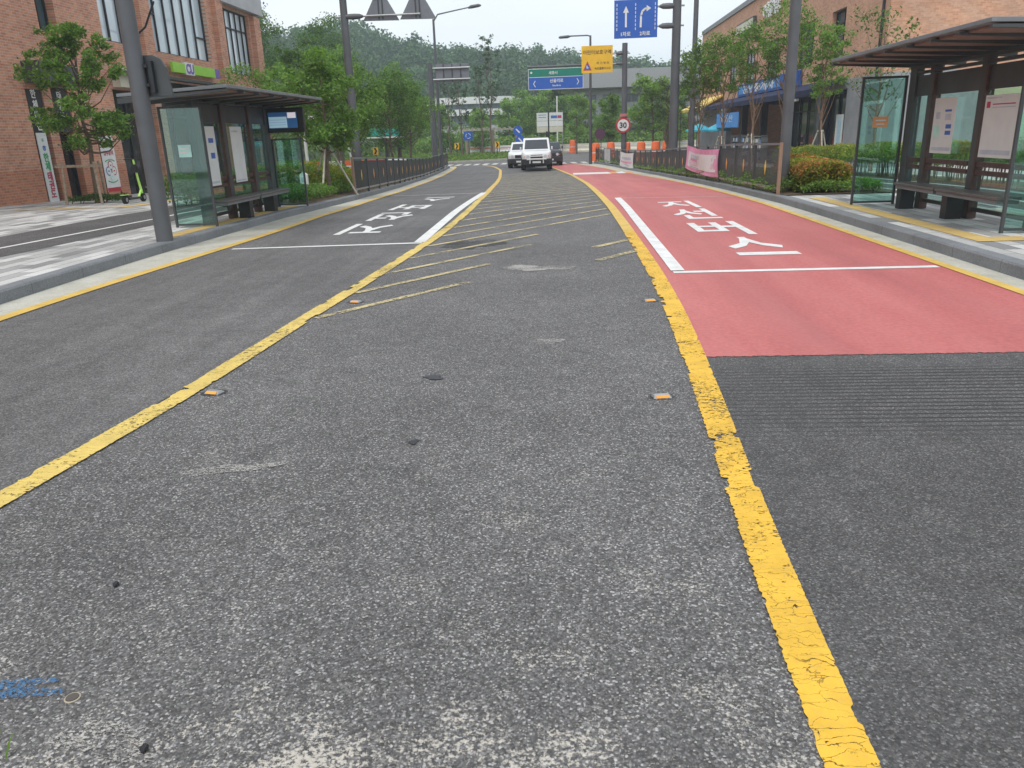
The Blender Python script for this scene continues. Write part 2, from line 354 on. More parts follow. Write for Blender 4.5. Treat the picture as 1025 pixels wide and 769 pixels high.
M['forest'] = leafm('forest_leaves', (0.035, 0.083, 0.034), (0.056, 0.125, 0.046), (0.094, 0.175, 0.060), .2)
M['grassm'] = leafm('grass_blades', (.09, .16, .03), (.15, .25, .045), (.24, .32, .08), .3)
M['bark'] = plain('tree_bark', (.15, .115, .085), .9, 0, .2, .3, 12, .6)
M['bark_red'] = plain('reddish_bark', (.22, .145, .10), .9, 0, .2, .25, 12, .6)
def groundm():
    k = N('grass_ground'); c = k.mix((.06, .085, .025), (.14, .19, .045), k.ramp(k.noise(.5, 6, rough=.7), [(.3, 0.), (.7, 1.)]))
    c = k.mix(c, (.19, .16, .10), k.ramp(k.noise(.15, 5), [(.58, 0.), (.68, .8)]))
    k.bsdf(c, .95, 0, k.bump(k.noise(8, 5), .6, .05), .2); return k.m
M['ground'] = groundm()

# ------------------------------------------------------------------ mesh helpers (world coordinates)
class MB:
    def __init__(s): s.v = []; s.f = []; s.mi = []; s.cur = 0
    def add(s, vs, fs):
        o = len(s.v); s.v += [tuple(x) for x in vs]; s.f += [tuple(i+o for i in q) for q in fs]; s.mi += [s.cur]*len(fs); return s
    def box(s, x0, x1, y0, y1, z0, z1):
        vs = [(x, y, z) for z in (z0, z1) for y in (y0, y1) for x in (x0, x1)]
        return s.add(vs, [(0, 2, 3, 1), (4, 5, 7, 6), (0, 1, 5, 4), (2, 6, 7, 3), (0, 4, 6, 2), (1, 3, 7, 5)])
    def obox(s, c, ax, ay, az):
        c, ax, ay, az = map(Vector, (c, ax, ay, az))
        vs = [c+ax*i+ay*j+az*k for k in (-1, 1) for j in (-1, 1) for i in (-1, 1)]
        return s.add(vs, [(0, 2, 3, 1), (4, 5, 7, 6), (0, 1, 5, 4), (2, 6, 7, 3), (0, 4, 6, 2), (1, 3, 7, 5)])
    def bar(s, a, b, w, h=None):
        a, b = Vector(a), Vector(b); h = h or w; d = b-a; up = Vector((0, 0, 1))
        if abs(d.normalized().z) > .95: up = Vector((0, 1, 0))
        sd = d.cross(up).normalized(); u = sd.cross(d).normalized()
        return s.obox((a+b)/2, d/2, sd*w/2, u*h/2)
    def tube(s, pts, rs, n=10, cap=True):
        pts = [Vector(p) for p in pts]
        if isinstance(rs, (int, float)): rs = [rs]*len(pts)
        rings = []; o = len(s.v); prev = None
        for i, p in enumerate(pts):
            d = (pts[min(i+1, len(pts)-1)]-pts[max(i-1, 0)])
            d = d.normalized() if d.length > 1e-9 else Vector((0, 0, 1))
            if prev is None:
                a = Vector((0, 1, 0)) if abs(d.z) > .7 else Vector((0, 0, 1))
                prev = (a - d*a.dot(d)).normalized()
            else: prev = (prev - d*prev.dot(d)).normalized()
            b = d.cross(prev)
            rings.append([p + (prev*math.cos(t)+b*math.sin(t))*rs[i] for t in [2*math.pi*k/n for k in range(n)]])
        vs = [v for r in rings for v in r]; fs = []
        for i in range(len(rings)-1):
            for k in range(n): fs.append((i*n+k, i*n+(k+1) % n, (i+1)*n+(k+1) % n, (i+1)*n+k))
        if cap: fs.append(tuple(range(n-1, -1, -1))); fs.append(tuple((len(rings)-1)*n+k for k in range(n)))
        return s.add(vs, fs)
    def disc(s, c, nrm, r, th, n=28):
        nrm = Vector(nrm).normalized(); c = Vector(c)
        return s.tube([c-nrm*th/2, c+nrm*th/2], r, n)
    def prism(s, poly, d):
        """poly: list of 3D points in a plane, extruded by vector d"""
        n = len(poly); d = Vector(d); vs = [Vector(p) for p in poly]+[Vector(p)+d for p in poly]
        fs = [tuple(range(n-1, -1, -1)), tuple(range(n, 2*n))]+[(i, (i+1) % n, n+(i+1) % n, n+i) for i in range(n)]
        return s.add(vs, fs)
    def build(s, name, mats, parent=None, smooth=False, bevel=0, label=None):
        me = bpy.data.meshes.new(name); off = parent_loc(parent)
        me.from_pydata([(x-off[0], y-off[1], z-off[2]) for x, y, z in s.v], [], s.f)
        mats = mats if isinstance(mats, list) else [mats]
        for m in mats: me.materials.append(m)
        if len(mats) > 1: me.polygons.foreach_set('material_index', s.mi)
        if smooth: me.shade_smooth() if hasattr(me, 'shade_smooth') else None
        if smooth == 'auto' or smooth is True: me.set_sharp_from_angle(angle=rad(38))
        me.update(); o = bpy.data.objects.new(name, me); COL.objects.link(o); o.parent = parent
        if bevel:
            b = o.modifiers.new('bevel', 'BEVEL'); b.width = bevel; b.segments = 2; b.limit_method = 'ANGLE'
        if label: o['label'] = label
        return o
def parent_loc(p):
    v = Vector((0, 0, 0))
    while p is not None: v += p.location; p = p.parent
    return v
def thing(name, label, cat, loc=(0, 0, 0), group=None):
    o = bpy.data.objects.new(name, None); COL.objects.link(o); o.location = loc; o.empty_display_size = .2
    return tag(o, label, cat, group)
def tag(o, label, cat, group=None, kind=None):
    if label: o['label'] = label
    if cat: o['category'] = cat
    if group: o['group'] = group
    if kind: o['kind'] = kind
    return o
def struct(o, label=None, cat=None):
    o['kind'] = 'structure'
    if label: o['label'] = label
    if cat: o['category'] = cat
    return o
def dup(root, loc, rotz=0, scale=1, label=None, group=None):
    r = root.copy(); COL.objects.link(r); r.location = loc; r.rotation_euler = (0, 0, rotz)
    r.scale = (scale,)*3 if isinstance(scale, (int, float)) else scale
    if label: r['label'] = label
    if group: r['group'] = group
    for ch in list(root.children):
        c = ch.copy(); COL.objects.link(c); c.parent = r
        for gc in list(ch.children):
            d = gc.copy(); COL.objects.link(d); d.parent = c
    return r
def ribbon(name, fl, fr, y0, y1, dz, mat, step=.5, jl=0, jr=0, seed=0, nx=1):
    rng = random.Random(seed); n = max(2, int((y1-y0)/step)); vs = []; fs = []
    jagl = jagr = 0
    for i in range(n+1):
        y = y0+(y1-y0)*i/n
        xl = fl(y) if callable(fl) else fl; xr = fr(y) if callable(fr) else fr
        if jl:
            if rng.random() < .16: jagl = max(0, rng.gauss(-.2, 1.0))*jl*2.6*(1 if math.sin(y*1.9+.6) > -.45 else .35)
            xl += abs(rng.gauss(0, jl*.5)) + jagl
        if jr:
            if rng.random() < .12: jagr = max(0, rng.gauss(-.8, 1.0))*jr*4
            xr -= abs(rng.gauss(0, jr*.5)) + jagr
        for k in range(nx+1): vs.append((xl+(xr-xl)*k/nx, y, g(y)+dz))
    w = nx+1
    for i in range(n):
        for k in range(nx): fs.append((i*w+k, i*w+k+1, (i+1)*w+k+1, (i+1)*w+k))
    mb = MB().add(vs, fs); o = mb.build(name, mat); return struct(o)
def text_mesh(body, size, loc, face, mat, parent, name='lettering', sx=1.0, bold=.0, th=.004, spin=0):
    """face: direction the writing looks: '-Y', '+X', '-X', 'UP'"""
    c = bpy.data.curves.new('t', 'FONT'); c.body = body; c.size = 1; c.align_x = 'CENTER'; c.align_y = 'CENTER'; c.offset = bold
    c.extrude = th/2/size; c.space_line = 1.05; c.resolution_u = 3
    o = bpy.data.objects.new('t', c); COL.objects.link(o)
    dg = bpy.context.evaluated_depsgraph_get(); me = bpy.data.meshes.new_from_object(o.evaluated_get(dg))
    bpy.data.objects.remove(o); bpy.data.curves.remove(c)
    if not len(me.vertices): return None
    co = np.array([v.co[:] for v in me.vertices])
    mid = (co.min(0)+co.max(0))/2; co -= mid
    co *= (size*sx, size, size)
    R = {'-Y': Matrix.Rotation(rad(90), 3, 'X'), '+Y': Matrix.Rotation(rad(180), 3, 'Z') @ Matrix.Rotation(rad(90), 3, 'X'),
         '+X': Matrix.Rotation(rad(90), 3, 'Z') @ Matrix.Rotation(rad(90), 3, 'X'),
         '-X': Matrix.Rotation(rad(-90), 3, 'Z') @ Matrix.Rotation(rad(90), 3, 'X'), 'UP': Matrix.Identity(3)}[face]
    if spin: R = R @ Matrix.Rotation(rad(spin), 3, 'Z')
    co = co @ np.array(R).T + np.array(loc) - np.array(parent_loc(parent))
    if face == 'UP':
        for i in range(len(co)): co[i][2] = g(co[i][1]) + loc[2]
    me.vertices.foreach_set('co', co.ravel()); me.materials.clear(); me.materials.append(mat); me.update(); me.name = name
    ob = bpy.data.objects.new(name, me); COL.objects.link(ob); ob.parent = parent
    return ob

def fast_mesh(name, V, nq, mat, parent=None, vper=4):
    me = bpy.data.meshes.new(name); V = V - np.array(parent_loc(parent))
    me.vertices.add(len(V)); me.vertices.foreach_set('co', V.astype(np.float32).ravel())
    me.loops.add(nq*vper); me.loops.foreach_set('vertex_index', np.arange(nq*vper, dtype=np.int32))
    me.polygons.add(nq); me.polygons.foreach_set('loop_start', np.arange(0, nq*vper, vper, dtype=np.int32))
    me.polygons.foreach_set('loop_total', np.full(nq, vper, dtype=np.int32))
    me.materials.append(mat); me.update(calc_edges=True); me.validate()
    o = bpy.data.objects.new(name, me); COL.objects.link(o); o.parent = parent; return o
def leaves(pos, size, rng, aspect=.55, up=.35, droop=0):
    """one small pointed blade-like face per position"""
    n = len(pos); nrm = rng.normal(size=(n, 3)); nrm[:, 2] = np.abs(nrm[:, 2])+up; nrm /= np.linalg.norm(nrm, axis=1)[:, None]
    a = rng.normal(size=(n, 3)); a -= nrm*(a*nrm).sum(1)[:, None]; a /= np.linalg.norm(a, axis=1)[:, None]
    b = np.cross(nrm, a); s = size*rng.uniform(.6, 1.35, n)[:, None]
    V = np.empty((n, 4, 3)); V[:, 0] = pos-a*s*.5; V[:, 1] = pos+b*s*aspect*.5-a*s*.05; V[:, 2] = pos+a*s*.5+nrm*s*-.12; V[:, 3] = pos-b*s*aspect*.5-a*s*.05
    return V.reshape(-1, 3)
def cluster_points(centers, radii, n, rng, flat=.75):
    c = np.array(centers); r = np.array(radii); w = r**2; idx = rng.choice(len(c), n, p=w/w.sum())
    d = rng.normal(size=(n, 3)); d /= np.linalg.norm(d, axis=1)[:, None]
    rr = rng.uniform(0, 1, n)**.45*np.where(rng.uniform(0, 1, n) < .16, rng.uniform(1.1, 1.9, n), 1.0)
    p = c[idx]+d*(rr*r[idx])[:, None]*np.array([1, 1, flat]); return p

def tree_meshes(root, base, H, z0, cr, tr, nleaf, lsize, seed, leafmat, bark, fork=.35, upright=.5, nb=13, lean=(0, 0), cl=.30, sparse=0):
    """trunk + limbs as one mesh, crown of separate leaf faces as another; z0 is where the crown starts"""
    rnd = random.Random(seed); rng = np.random.default_rng(seed); b = Vector(base); mb = MB()
    top = H*.86; pts = []; rs = []
    for i in range(9):
        t = i/8; pts.append(b+Vector((lean[0]*t+rnd.uniform(-1, 1)*.03*H*t, lean[1]*t+rnd.uniform(-1, 1)*.03*H*t, top*t))); rs.append(tr*(1-.82*t)+.006)
    rs[0] *= 1.35
    mb.tube(pts, rs, 9)
    cen = []; rad_ = []
    def along(t):
        x = t*8; i = min(7, int(x)); return pts[i].lerp(pts[i+1], x-i), rs[i]+(rs[i+1]-rs[i])*(x-i)
    cz = (z0+H)/2; hz = (H-z0)/2
    for i in range(nb):
        t = fork + (0.93-fork)*(i+.5)/nb*rnd.uniform(.85, 1.1); t = min(t, .95); p0, r0 = along(t)
        ang = i*2.4+rnd.uniform(-.4, .4); zz = z0 + (H-z0)*min(.97, max(.08, (i+.5)/nb+rnd.uniform(-.12, .25)))
        e = max(.12, 1-((zz-b.z*0-cz)/hz)**2)**.5; R = cr*e*rnd.uniform(.6, 1.05)
        p1 = Vector((b.x+lean[0]+math.cos(ang)*R, b.y+lean[1]+math.sin(ang)*R, b.z+zz))
        if p1.z < p0.z+.1*R: p1.z = p0.z+.15*R
        mid = p0.lerp(p1, .5)+Vector((0, 0, (-.12 if upright < .5 else -.22)*R))
        q = [p0, p0.lerp(mid, .5)+Vector((rnd.uniform(-.04, .04)*R,)*3), mid, mid.lerp(p1, .5), p1]
        mb.tube(q, [r0*.6, r0*.45, r0*.33, r0*.2, .006], 6)
        for tt, rr in ((.55, .75), (.8, 1.0), (1.0, .9)):
            c = p0.lerp(p1, tt)+Vector((rnd.uniform(-.15, .15)*cr, rnd.uniform(-.15, .15)*cr, rnd.uniform(0, .12)*cr))
            if c.z < b.z+z0*.9: c.z = b.z+z0*.9+.1
            cen.append(c[:]); rad_.append(cr*cl*rr*rnd.uniform(.6, 1.2))
            if rnd.random() < .5:
                c2 = c+Vector((rnd.uniform(-.3, .3)*cr, rnd.uniform(-.3, .3)*cr, rnd.uniform(-.1, .25)*cr)); mb.tube([c, c2], [.008, .004], 4)
                cen.append(c2[:]); rad_.append(cr*cl*.6)
    for _ in range(2):
        c = pts[-1]+Vector((rnd.uniform(-.2, .2)*cr, rnd.uniform(-.2, .2)*cr, (H-top)*rnd.uniform(.3, .8))); cen.append(c[:]); rad_.append(cr*cl*.7)
    mb.build('trunk', bark, root, smooth=True)
    P = cluster_points(cen, rad_, nleaf, rng)
    V = leaves(P, lsize, rng)
    fast_mesh('crown', V, nleaf, leafmat, root)

# ================================================================== GROUND
def build_ground():
    ys = [-20, 0, 10]+[16+1.0*i for i in range(33)]+[60, 90, 150, 300, 700, 1500]; xs = [-900, -60, -30, 0, 30, 60, 900]
    vs = [(x, y, g(y)-.06) for y in ys for x in xs]; w = len(xs)
    fs = [(j*w+i, j*w+i+1, (j+1)*w+i+1, (j+1)*w+i) for j in range(len(ys)-1) for i in range(w-1)]
    struct(MB().add(vs, fs).build('ground', M['ground']), 'grassy ground running out to the wooded hills', 'ground')
    struct(ribbon('road', lambda y: kerbL(y)-.1, lambda y: kerbR(y)+.1, -6, 62, 0, M['asphalt'], .5), 'worn grey asphalt roadway with pale exposed grit', 'road')
    # junction beyond the kerb ends, an asphalt sheet round a grassed island
    mb = MB(); n = 48; vs = []
    for y in (61.9, 66, 70, 80, 90, 100, 112):
        for x in (-60, -30, -10, 0, 15, 40, 70): vs.append((x, y, g(y)-.012+.0*(y > 62)))
    fs = [(j*7+i, j*7+i+1, (j+1)*7+i+1, (j+1)*7+i) for j in range(6) for i in range(6)]
    struct(MB().add(vs, fs).build('junction_road', M['asphalt_far']), 'paler asphalt of the roundabout beyond the two fences', 'road')
    # left lane and stop bay are smoother, newer surfacing
    ribbon('lane_surface', lambda y: yelKL(y)-.02, lambda y: yelL(y)-.07, -6, 62, .004, M['asphalt_side'], .5)['label'] = 'smoother grey asphalt of the left bus lane'
    ribbon('stop_bay_surface', lambda y: yelR(y)+.05, lambda y: yelKR(y)+.05, -6, 5.3, .004, M['asphalt_stop'], .4)['label'] = 'dark smooth asphalt with cut grooves in front of the red lane'
    ribbon('red_lane', lambda y: yelR(y)+.075, lambda y: yelKR(y)-.03, 5.06, 62, .008, M['red'], .25)['label'] = 'salmon red coated bus lane'
    ribbon('gutter', lambda y: kerbL(y), lambda y: yelKL(y)+.02, -6, 62, .006, M['gutter'], .5)['label'] = 'cream concrete gutter along the left kerb'
    ribbon('gutter', lambda y: yelKR(y)-.02, lambda y: kerbR(y), -6, 60, .009, M['gutter'], .5)['label'] = 'cream concrete gutter along the right kerb'
    # pavements
    KH = .14
    ribbon('pavement', -46, lambda y: kerbL(y)-.17, -6, 60, .13, M['paver'], .5)['label'] = 'grey and white block pavement on the left side'
    ribbon('pavement', lambda y: kerbR(y)+.17, 50, -6, 60, .13, M['paver'], .5)['label'] = 'grey and white block pavement on the right side'
    for s, kf, lab in ((-1, kerbL, 'grey granite kerb of the left pavement'), (1, kerbR, 'grey granite kerb of the right pavement')):
        mb = MB(); ys = [-6+.5*i for i in range(133 if s < 0 else 133)]; prof = [(0, -.02), (0, KH-.02), (.015, KH), (.18, KH), (.18, .02)]
        vs = [(kf(y)+s*px, y, g(y)+pz) for y in ys for px, pz in prof]; k = len(prof)
        fs = [(j*k+i, j*k+i+1, (j+1)*k+i+1, (j+1)*k+i) for j in range(len(ys)-1) for i in range(k-1)]
        struct(mb.add(vs, fs).build('kerb', M['kerb']), lab, 'kerb')
    ribbon('bike_path', lambda y: interp([(-6, -9.7), (15, -9.35), (25, -9.0), (60, -12)], y), lambda y: interp([(-6, -7.85), (10, -7.6), (15, -7.3), (25, -7.0), (60, -10.3)], y), -6, 60, .134, M['asphalt_path'], .5)['label'] = 'dark asphalt cycle path on the left pavement'
    ribbon('bike_path', 7.05, lambda y: 8.55, -6, 60, .134, M['asphalt_path'], .5)['label'] = 'dark asphalt cycle path on the right pavement'
    bl = lambda y: interp([(-6, -8.75), (10, -8.35), (15, -7.95), (25, -7.75), (60, -11)], y)
    ribbon('cycle_line', lambda y: bl(y)-.05, lambda y: bl(y)+.05, -6, 60, .139, M['white_line'], .5)['label'] = 'white line down the middle of the left cycle path'
    ribbon('cycle_line', 7.72, 7.82, -6, 60, .139, M['white_line'], .5)['label'] = 'white line down the middle of the right cycle path'
    ribbon('cycle_line', 6.95, 7.06, -6, 60, .139, M['pale_conc'], .5)['label'] = 'pale edging strip beside the right cycle path'
    ribbon('cycle_line', 8.5, 8.66, -6, 60, .139, M['pale_conc'], .5)['label'] = 'pale edging strip below the clipped hedge on the right'
    ribbon('tactile_strip', lambda y: kerbL(y)-.52, lambda y: kerbL(y)-.24, 11.9, 17.4, .136, M['tactile'], .3)['label'] = 'yellow tactile paving along the left bus stop'
    ribbon('tactile_strip', lambda y: kerbR(y)+.42, lambda y: kerbR(y)+.70, 9.3, 15.6, .136, M['tactile'], .3)['label'] = 'yellow tactile paving along the right bus stop'
    ribbon('tactile_strip', lambda y: kerbR(y)+.70, 5.5, 9.3, 9.65, .136, M['tactile'], .15)['label'] = 'short cross piece of the yellow tactile paving on the right'
    ribbon('tactile_strip', -13.6, -10.6, 18.75, 19.1, .136, M['tactile'], .15)['label'] = 'yellow tactile paving in front of the brick building'
    ribbon('tactile_strip', -10.95, -10.6, 19.1, 23.5, .136, M['tactile'], .3)['label'] = 'yellow tactile paving leading past the scooter'
    ribbon('planting_bed', lambda y: interp([(17, -8.2), (26, -8.2), (60, -10)], y), lambda y: kerbL(y)-.19, 17.9, 59, .15, M['soil'], .5)['label'] = 'planting bed behind the left fence'
    ribbon('planting_bed', lambda y: kerbR(y)+.16, lambda y: 6.9, 16.2, 59, .15, M['soil'], .5)['label'] = 'planting bed behind the right fence'
    ribbon('planting_bed', 8.67, 10.2, 8, 59, .15, M['soil'], .5)['label'] = 'planting bed under the long clipped hedge'
build_ground()

# ------------------------------------------------------------------ road markings
def build_markings():
    w = .075
    def wl(y): return .078
    a = ribbon('road_line', lambda y: yelL(y)-.078, lambda y: yelL(y)+.078, -2, 20, .010, M['yellow_pale'], .02, .008, .006, 3); a['label'] = 'weathered yellow line curving along the left lane'
    a = ribbon('road_line', lambda y: yelL(y)-.085, lambda y: yelL(y)+.085, 20.02, 63.5, .010, M['yellow_kerb'], .4); a['label'] = 'far end of the left yellow line bending to the roundabout'
    wr = lambda y: interp([(1, .058), (2.2, .066), (3.5, .068), (6, .08), (60, .085)], y)
    a = ribbon('road_line', lambda y: yelR(y)-wr(y)-.012, lambda y: yelR(y)+wr(y)+.004, -2, 12.2, .0098, M['yellow'], .011, .009, .004, 4); a['label'] = 'chipped yellow line running up beside the red lane'
    a = ribbon('road_line', lambda y: yelR(y)-.085, lambda y: yelR(y)+.085, 12.2, 60.5, .012, M['yellow_kerb'], .2, 0, 0, 5); a['label'] = 'far end of the yellow line beside the red lane'
    a = ribbon('road_line', lambda y: yelKL(y)-.075, lambda y: yelKL(y)+.075, -6, 62, .012, M['yellow_kerb'], .2); a['label'] = 'yellow line along the left gutter'
    a = ribbon('road_line', lambda y: yelKR(y)-.05, lambda y: yelKR(y)+.07, -6, 60, .014, M['yellow_kerb'], .2); a['label'] = 'yellow line along the right gutter'
    # hatching between the two yellow lines
    rng = random.Random(8); y = 6.55; i = 0; mb = MB()
    while y < 46:
        sl = 1.35; xa = yelL(y)+.09; pts = []; x = xa
        gap0 = rng.uniform(.25, .6); gap1 = rng.uniform(.3, .75)
        n = 26
        xe = yelR(y+sl*2.6)-.12
        if y < 8.6: xe = xa+1.25+rng.uniform(-.1, .2)
        elif y < 10.5: xe = xa+1.6
        vs = []
        for k in range(n+1):
            xx = xa+(xe-xa)*k/n; yy = y+sl*(xx-xa); hw = .042
            vs += [(xx-hw*.75, yy+hw*.7, g(yy)+.007), (xx+hw*.75, yy-hw*.7, g(yy)+.007)]
        mb.add(vs, [(2*k, 2*k+1, 2*k+3, 2*k+2) for k in range(n)])
        y += 1.12
    # short stubs on the right where the left part has worn off
    for y0 in (9.4, 10.5):
        vs = []
        for k in range(7):
            xx = .45+.5*k/6; yy = y0+1.35*(xx-.45); vs += [(xx-.04, yy+.037, .007), (xx+.04, yy-.037, .007)]
        mb.add(vs, [(2*k, 2*k+1, 2*k+3, 2*k+2) for k in range(6)])
    struct(mb.build('hatching', M['yellow_hatch']), 'faded yellow diagonal hatching between the two lanes')
    def quadstrip(mb, p, q, hw, dz, n=16):
        p, q = Vector(p), Vector(q); d = (q-p).normalized(); s = Vector((-d.y, d.x))*hw; vs = []
        for k in range(n+1):
            c = p.lerp(q, k/n); a, b = c+s, c-s; vs += [(a.x, a.y, g(a.y)+dz), (b.x, b.y, g(b.y)+dz)]
        mb.add(vs, [(2*k, 2*k+1, 2*k+3, 2*k+2) for k in range(n)])
    mb = MB(); quadstrip(mb, (-4.86, 11.22), (-2.03, 11.38), .055, .010); quadstrip(mb, (-2.09, 11.45), (-2.24, 23.4), .085, .0135, 30)
    mb.build_ = struct(mb.build('bus_box', M['white_line']), 'white outline of the bus bay in the left lane')
    mb = MB(); quadstrip(mb, (-4.95, 23.0), (-2.3, 23.25), .06, .0105); struct(mb.build('bus_box', M['white_thin']), 'faded far edge of the left bus bay')
    mb = MB(); quadstrip(mb, (1.22, 8.42), (4.0, 8.42), .06, .012); quadstrip(mb, (1.28, 8.5), (1.37, 18.9), .075, .0165, 30)
    struct(mb.build('bus_box', M['white_line']), 'white outline of the bus bay on the red lane')
    mb = MB(); quadstrip(mb, (1.45, 18.8), (3.95, 18.3), .03, .0125); struct(mb.build('bus_box', M['white_thin']), 'thin far edge of the bus bay on the red lane')
    # words, one syllable per row
    def flat_word(rows, spin, dz, lab):
        vs = []; mb = MB()
        for ch, x, y, w_, h_ in rows:
            c = bpy.data.curves.new('t', 'FONT'); c.body = ch; c.size = 1; c.offset = .018; c.resolution_u = 2
            o = bpy.data.objects.new('t', c); COL.objects.link(o)
            dg = bpy.context.evaluated_depsgraph_get(); me = bpy.data.meshes.new_from_object(o.evaluated_get(dg))
            bpy.data.objects.remove(o); bpy.data.curves.remove(c)
            co = np.array([v.co[:] for v in me.vertices]); co -= (co.min(0)+co.max(0))/2; e = co.max(0)-co.min(0)
            if spin: co[:, :2] *= -1
            pts = [(x+q[0]*w_/e[0], y+q[1]*h_/e[1]) for q in co]
            mb.add([(a, b, g(b)+dz) for a, b in pts], [tuple(p.vertices) for p in me.polygons])
        struct(mb.build('road_lettering', M['white_line']), lab)
    flat_word([('지', 2.42, 16.45, .72, 1.7), ('선', 2.42, 14.45, .74, 1.75), ('버', 2.45, 12.25, .78, 1.7), ('스', 2.53, 10.3, .74, 1.65)], 0, .0125, 'white Korean lettering on the red bus lane')
    flat_word([('지', -3.36, 13.45, .78, 1.6), ('선', -3.34, 15.55, .80, 1.6), ('버', -3.38, 17.9, .80, 1.7), ('스', -3.25, 20.7, .76, 1.7)], 1, .0085, 'white Korean lettering upside down on the left lane')
    # raised crossing band far down the red lane, and crossing at the roundabout
    mb = MB()
    for k in range(8):
        mb.cur = k % 2 if k > 4 else 0; x0 = .75+k*.40
        ys = (42.6, 43.8, 45.6); vs = [(x, y, g(y)+.016) for y in ys for x in (x0, x0+.40)]
        mb.add(vs, [(0, 1, 3, 2), (2, 3, 5, 4)])
    struct(mb.build('crossing', [M['white_line'], M['orange_line']]), 'white and orange speed hump band across the far red lane')
    mb = MB()
    for k in range(9):
        x0 = -9.2+k*.75; mb.cur = 0
        mb.add([(x0, 63.6, g(64)+.0), (x0+.42, 63.6, g(64)+.0), (x0+.42, 66.6, g(64)+.0), (x0, 66.6, g(64)+.0)], [(0, 1, 2, 3)])
    for k in range(6):
        x0 = .2+k*.8; mb.add([(x0, 60.4, g(64)+.02), (x0+.4, 60.4, g(64)+.02), (x0+.2, 63.4, g(64)+.02), (x0-.2, 63.4, g(64)+.02)], [(0, 1, 2, 3)])
    struct(mb.build('crossing', M['white_thin']), 'white zebra stripes at the mouth of the roundabout')
    # stains, spray and spills on the carriageway
    def blot(name, cx, cy, rx, ry, mat, lab, dz=.006, seed=1, n=40, rot=0):
        r = random.Random(seed); ph = [r.uniform(0, 6.28) for _ in range(5)]; vs = [(cx, cy, g(cy)+dz)]
        for k in range(n):
            t = 2*math.pi*k/n; q = 1+.25*math.sin(2*t+ph[0])+.18*math.sin(3*t+ph[1])+.12*math.sin(5*t+ph[2])+.1*math.sin(9*t+ph[3])
            x, y = rx*q*math.cos(t), ry*q*math.sin(t); x, y = x*math.cos(rot)-y*math.sin(rot), x*math.sin(rot)+y*math.cos(rot)
            vs.append((cx+x, cy+y, g(cy)+dz))
        struct(MB().add(vs, [(0, k+1, (k+1) % n+1) for k in range(n)]).build(name, mat), lab)
    blot('stain', -1.30, 11.15, .36, .55, M['tar'], 'dark tar patch beside the hatching', seed=4)
    blot('stain', -.84, 4.76, .065, .045, M['dark'], 'small dark tar spot in the middle of the road', seed=5)
    blot('stain', -.77, 3.65, .03, .025, M['dark'], 'tiny dark tar spot nearer the camera', seed=6)
    blot('spill', -.28, 8.95, .34, .22, M['chalk'], 'pale dried puddle left of the right yellow line', seed=7)
    blot('spill', -.1, 5.62, .09, .09, M['chalk'], 'small pale spot in the middle of the road', seed=8)
    blot('spill', -1.62, 3.32, .22, .05, M['chalk'], 'pale paint scrape near the left yellow line', seed=9, rot=.3)
    blot('spill', -1.22, 1.58, .13, .07, M['chalk'], 'pale cement crumbs at the bottom left', seed=12)
    blot('spray_mark', -1.60, 1.795, .085, .022, M['blue_spray'], 'blue sprayed survey arrow at the road edge', .008, 10, 40, .3)
    blot('spray_mark', -1.57, 1.755, .10, .022, M['blue_spray'], 'blue sprayed survey arrow tail at the road edge', .0085, 11, 40, .2)
build_markings()

# ================================================================== BUILDINGS
def wall_grid(mb, axis, plane, d, a0, a1, z0, z1, openings):
    """wall slab with real holes. axis 'Y': wall runs along Y at x=plane, thickness d (signed, away from viewer)"""
    As = sorted({a0, a1, *[o[0] for o in openings], *[o[1] for o in openings]}); As = [a for a in As if a0 <= a <= a1]
    Zs = sorted({z0, z1, *[o[2] for o in openings], *[o[3] for o in openings]}); Zs = [z for z in Zs if z0 <= z <= z1]
    for a, b in zip(As, As[1:]):
        run = None
        for c, e in zip(Zs, Zs[1:]):
            hole = any(o[0] <= (a+b)/2 <= o[1] and o[2] <= (c+e)/2 <= o[3] for o in openings)
            if not hole: run = (run[0], e) if run else (c, e)
            if hole and run: seg(mb, axis, plane, d, a, b, *run); run = None
        if run: seg(mb, axis, plane, d, a, b, *run)
def seg(mb, axis, plane, d, a, b, c, e):
    lo, hi = min(plane, plane+d), max(plane, plane+d)
    if axis == 'Y': mb.box(lo, hi, a, b, c, e)
    else: mb.box(a, b, lo, hi, c, e)
def window(root, axis, plane, d, a0, a1, z0, z1, vb, hb, gm, fm, fw=.06, rec=.16, name='window'):
    """frame bars with glass pane behind, set back into the wall"""
    s = 1 if d > 0 else -1; p0 = plane+s*rec; mb = MB()
    def B(a, b, c, e, dep=.07): seg(mb, axis, p0, s*dep, a, b, c, e)
    B(a0, a0+fw, z0, z1); B(a1-fw, a1, z0, z1); B(a0+fw, a1-fw, z0, z0+fw); B(a0+fw, a1-fw, z1-fw, z1)
    for v in vb: B(v-fw/2, v+fw/2, z0+fw, z1-fw, .06)
    for h, x0, x1 in hb: B(x0+fw/2, x1-fw/2, h-fw/2, h+fw/2, .05)
    o = mb.build(name, fm, root)
    q = MB(); seg(q, axis, p0+s*.075, s*.02, a0+.01, a1-.01, z0+.01, z1-.01); q.build('pane', gm, o)
    return o

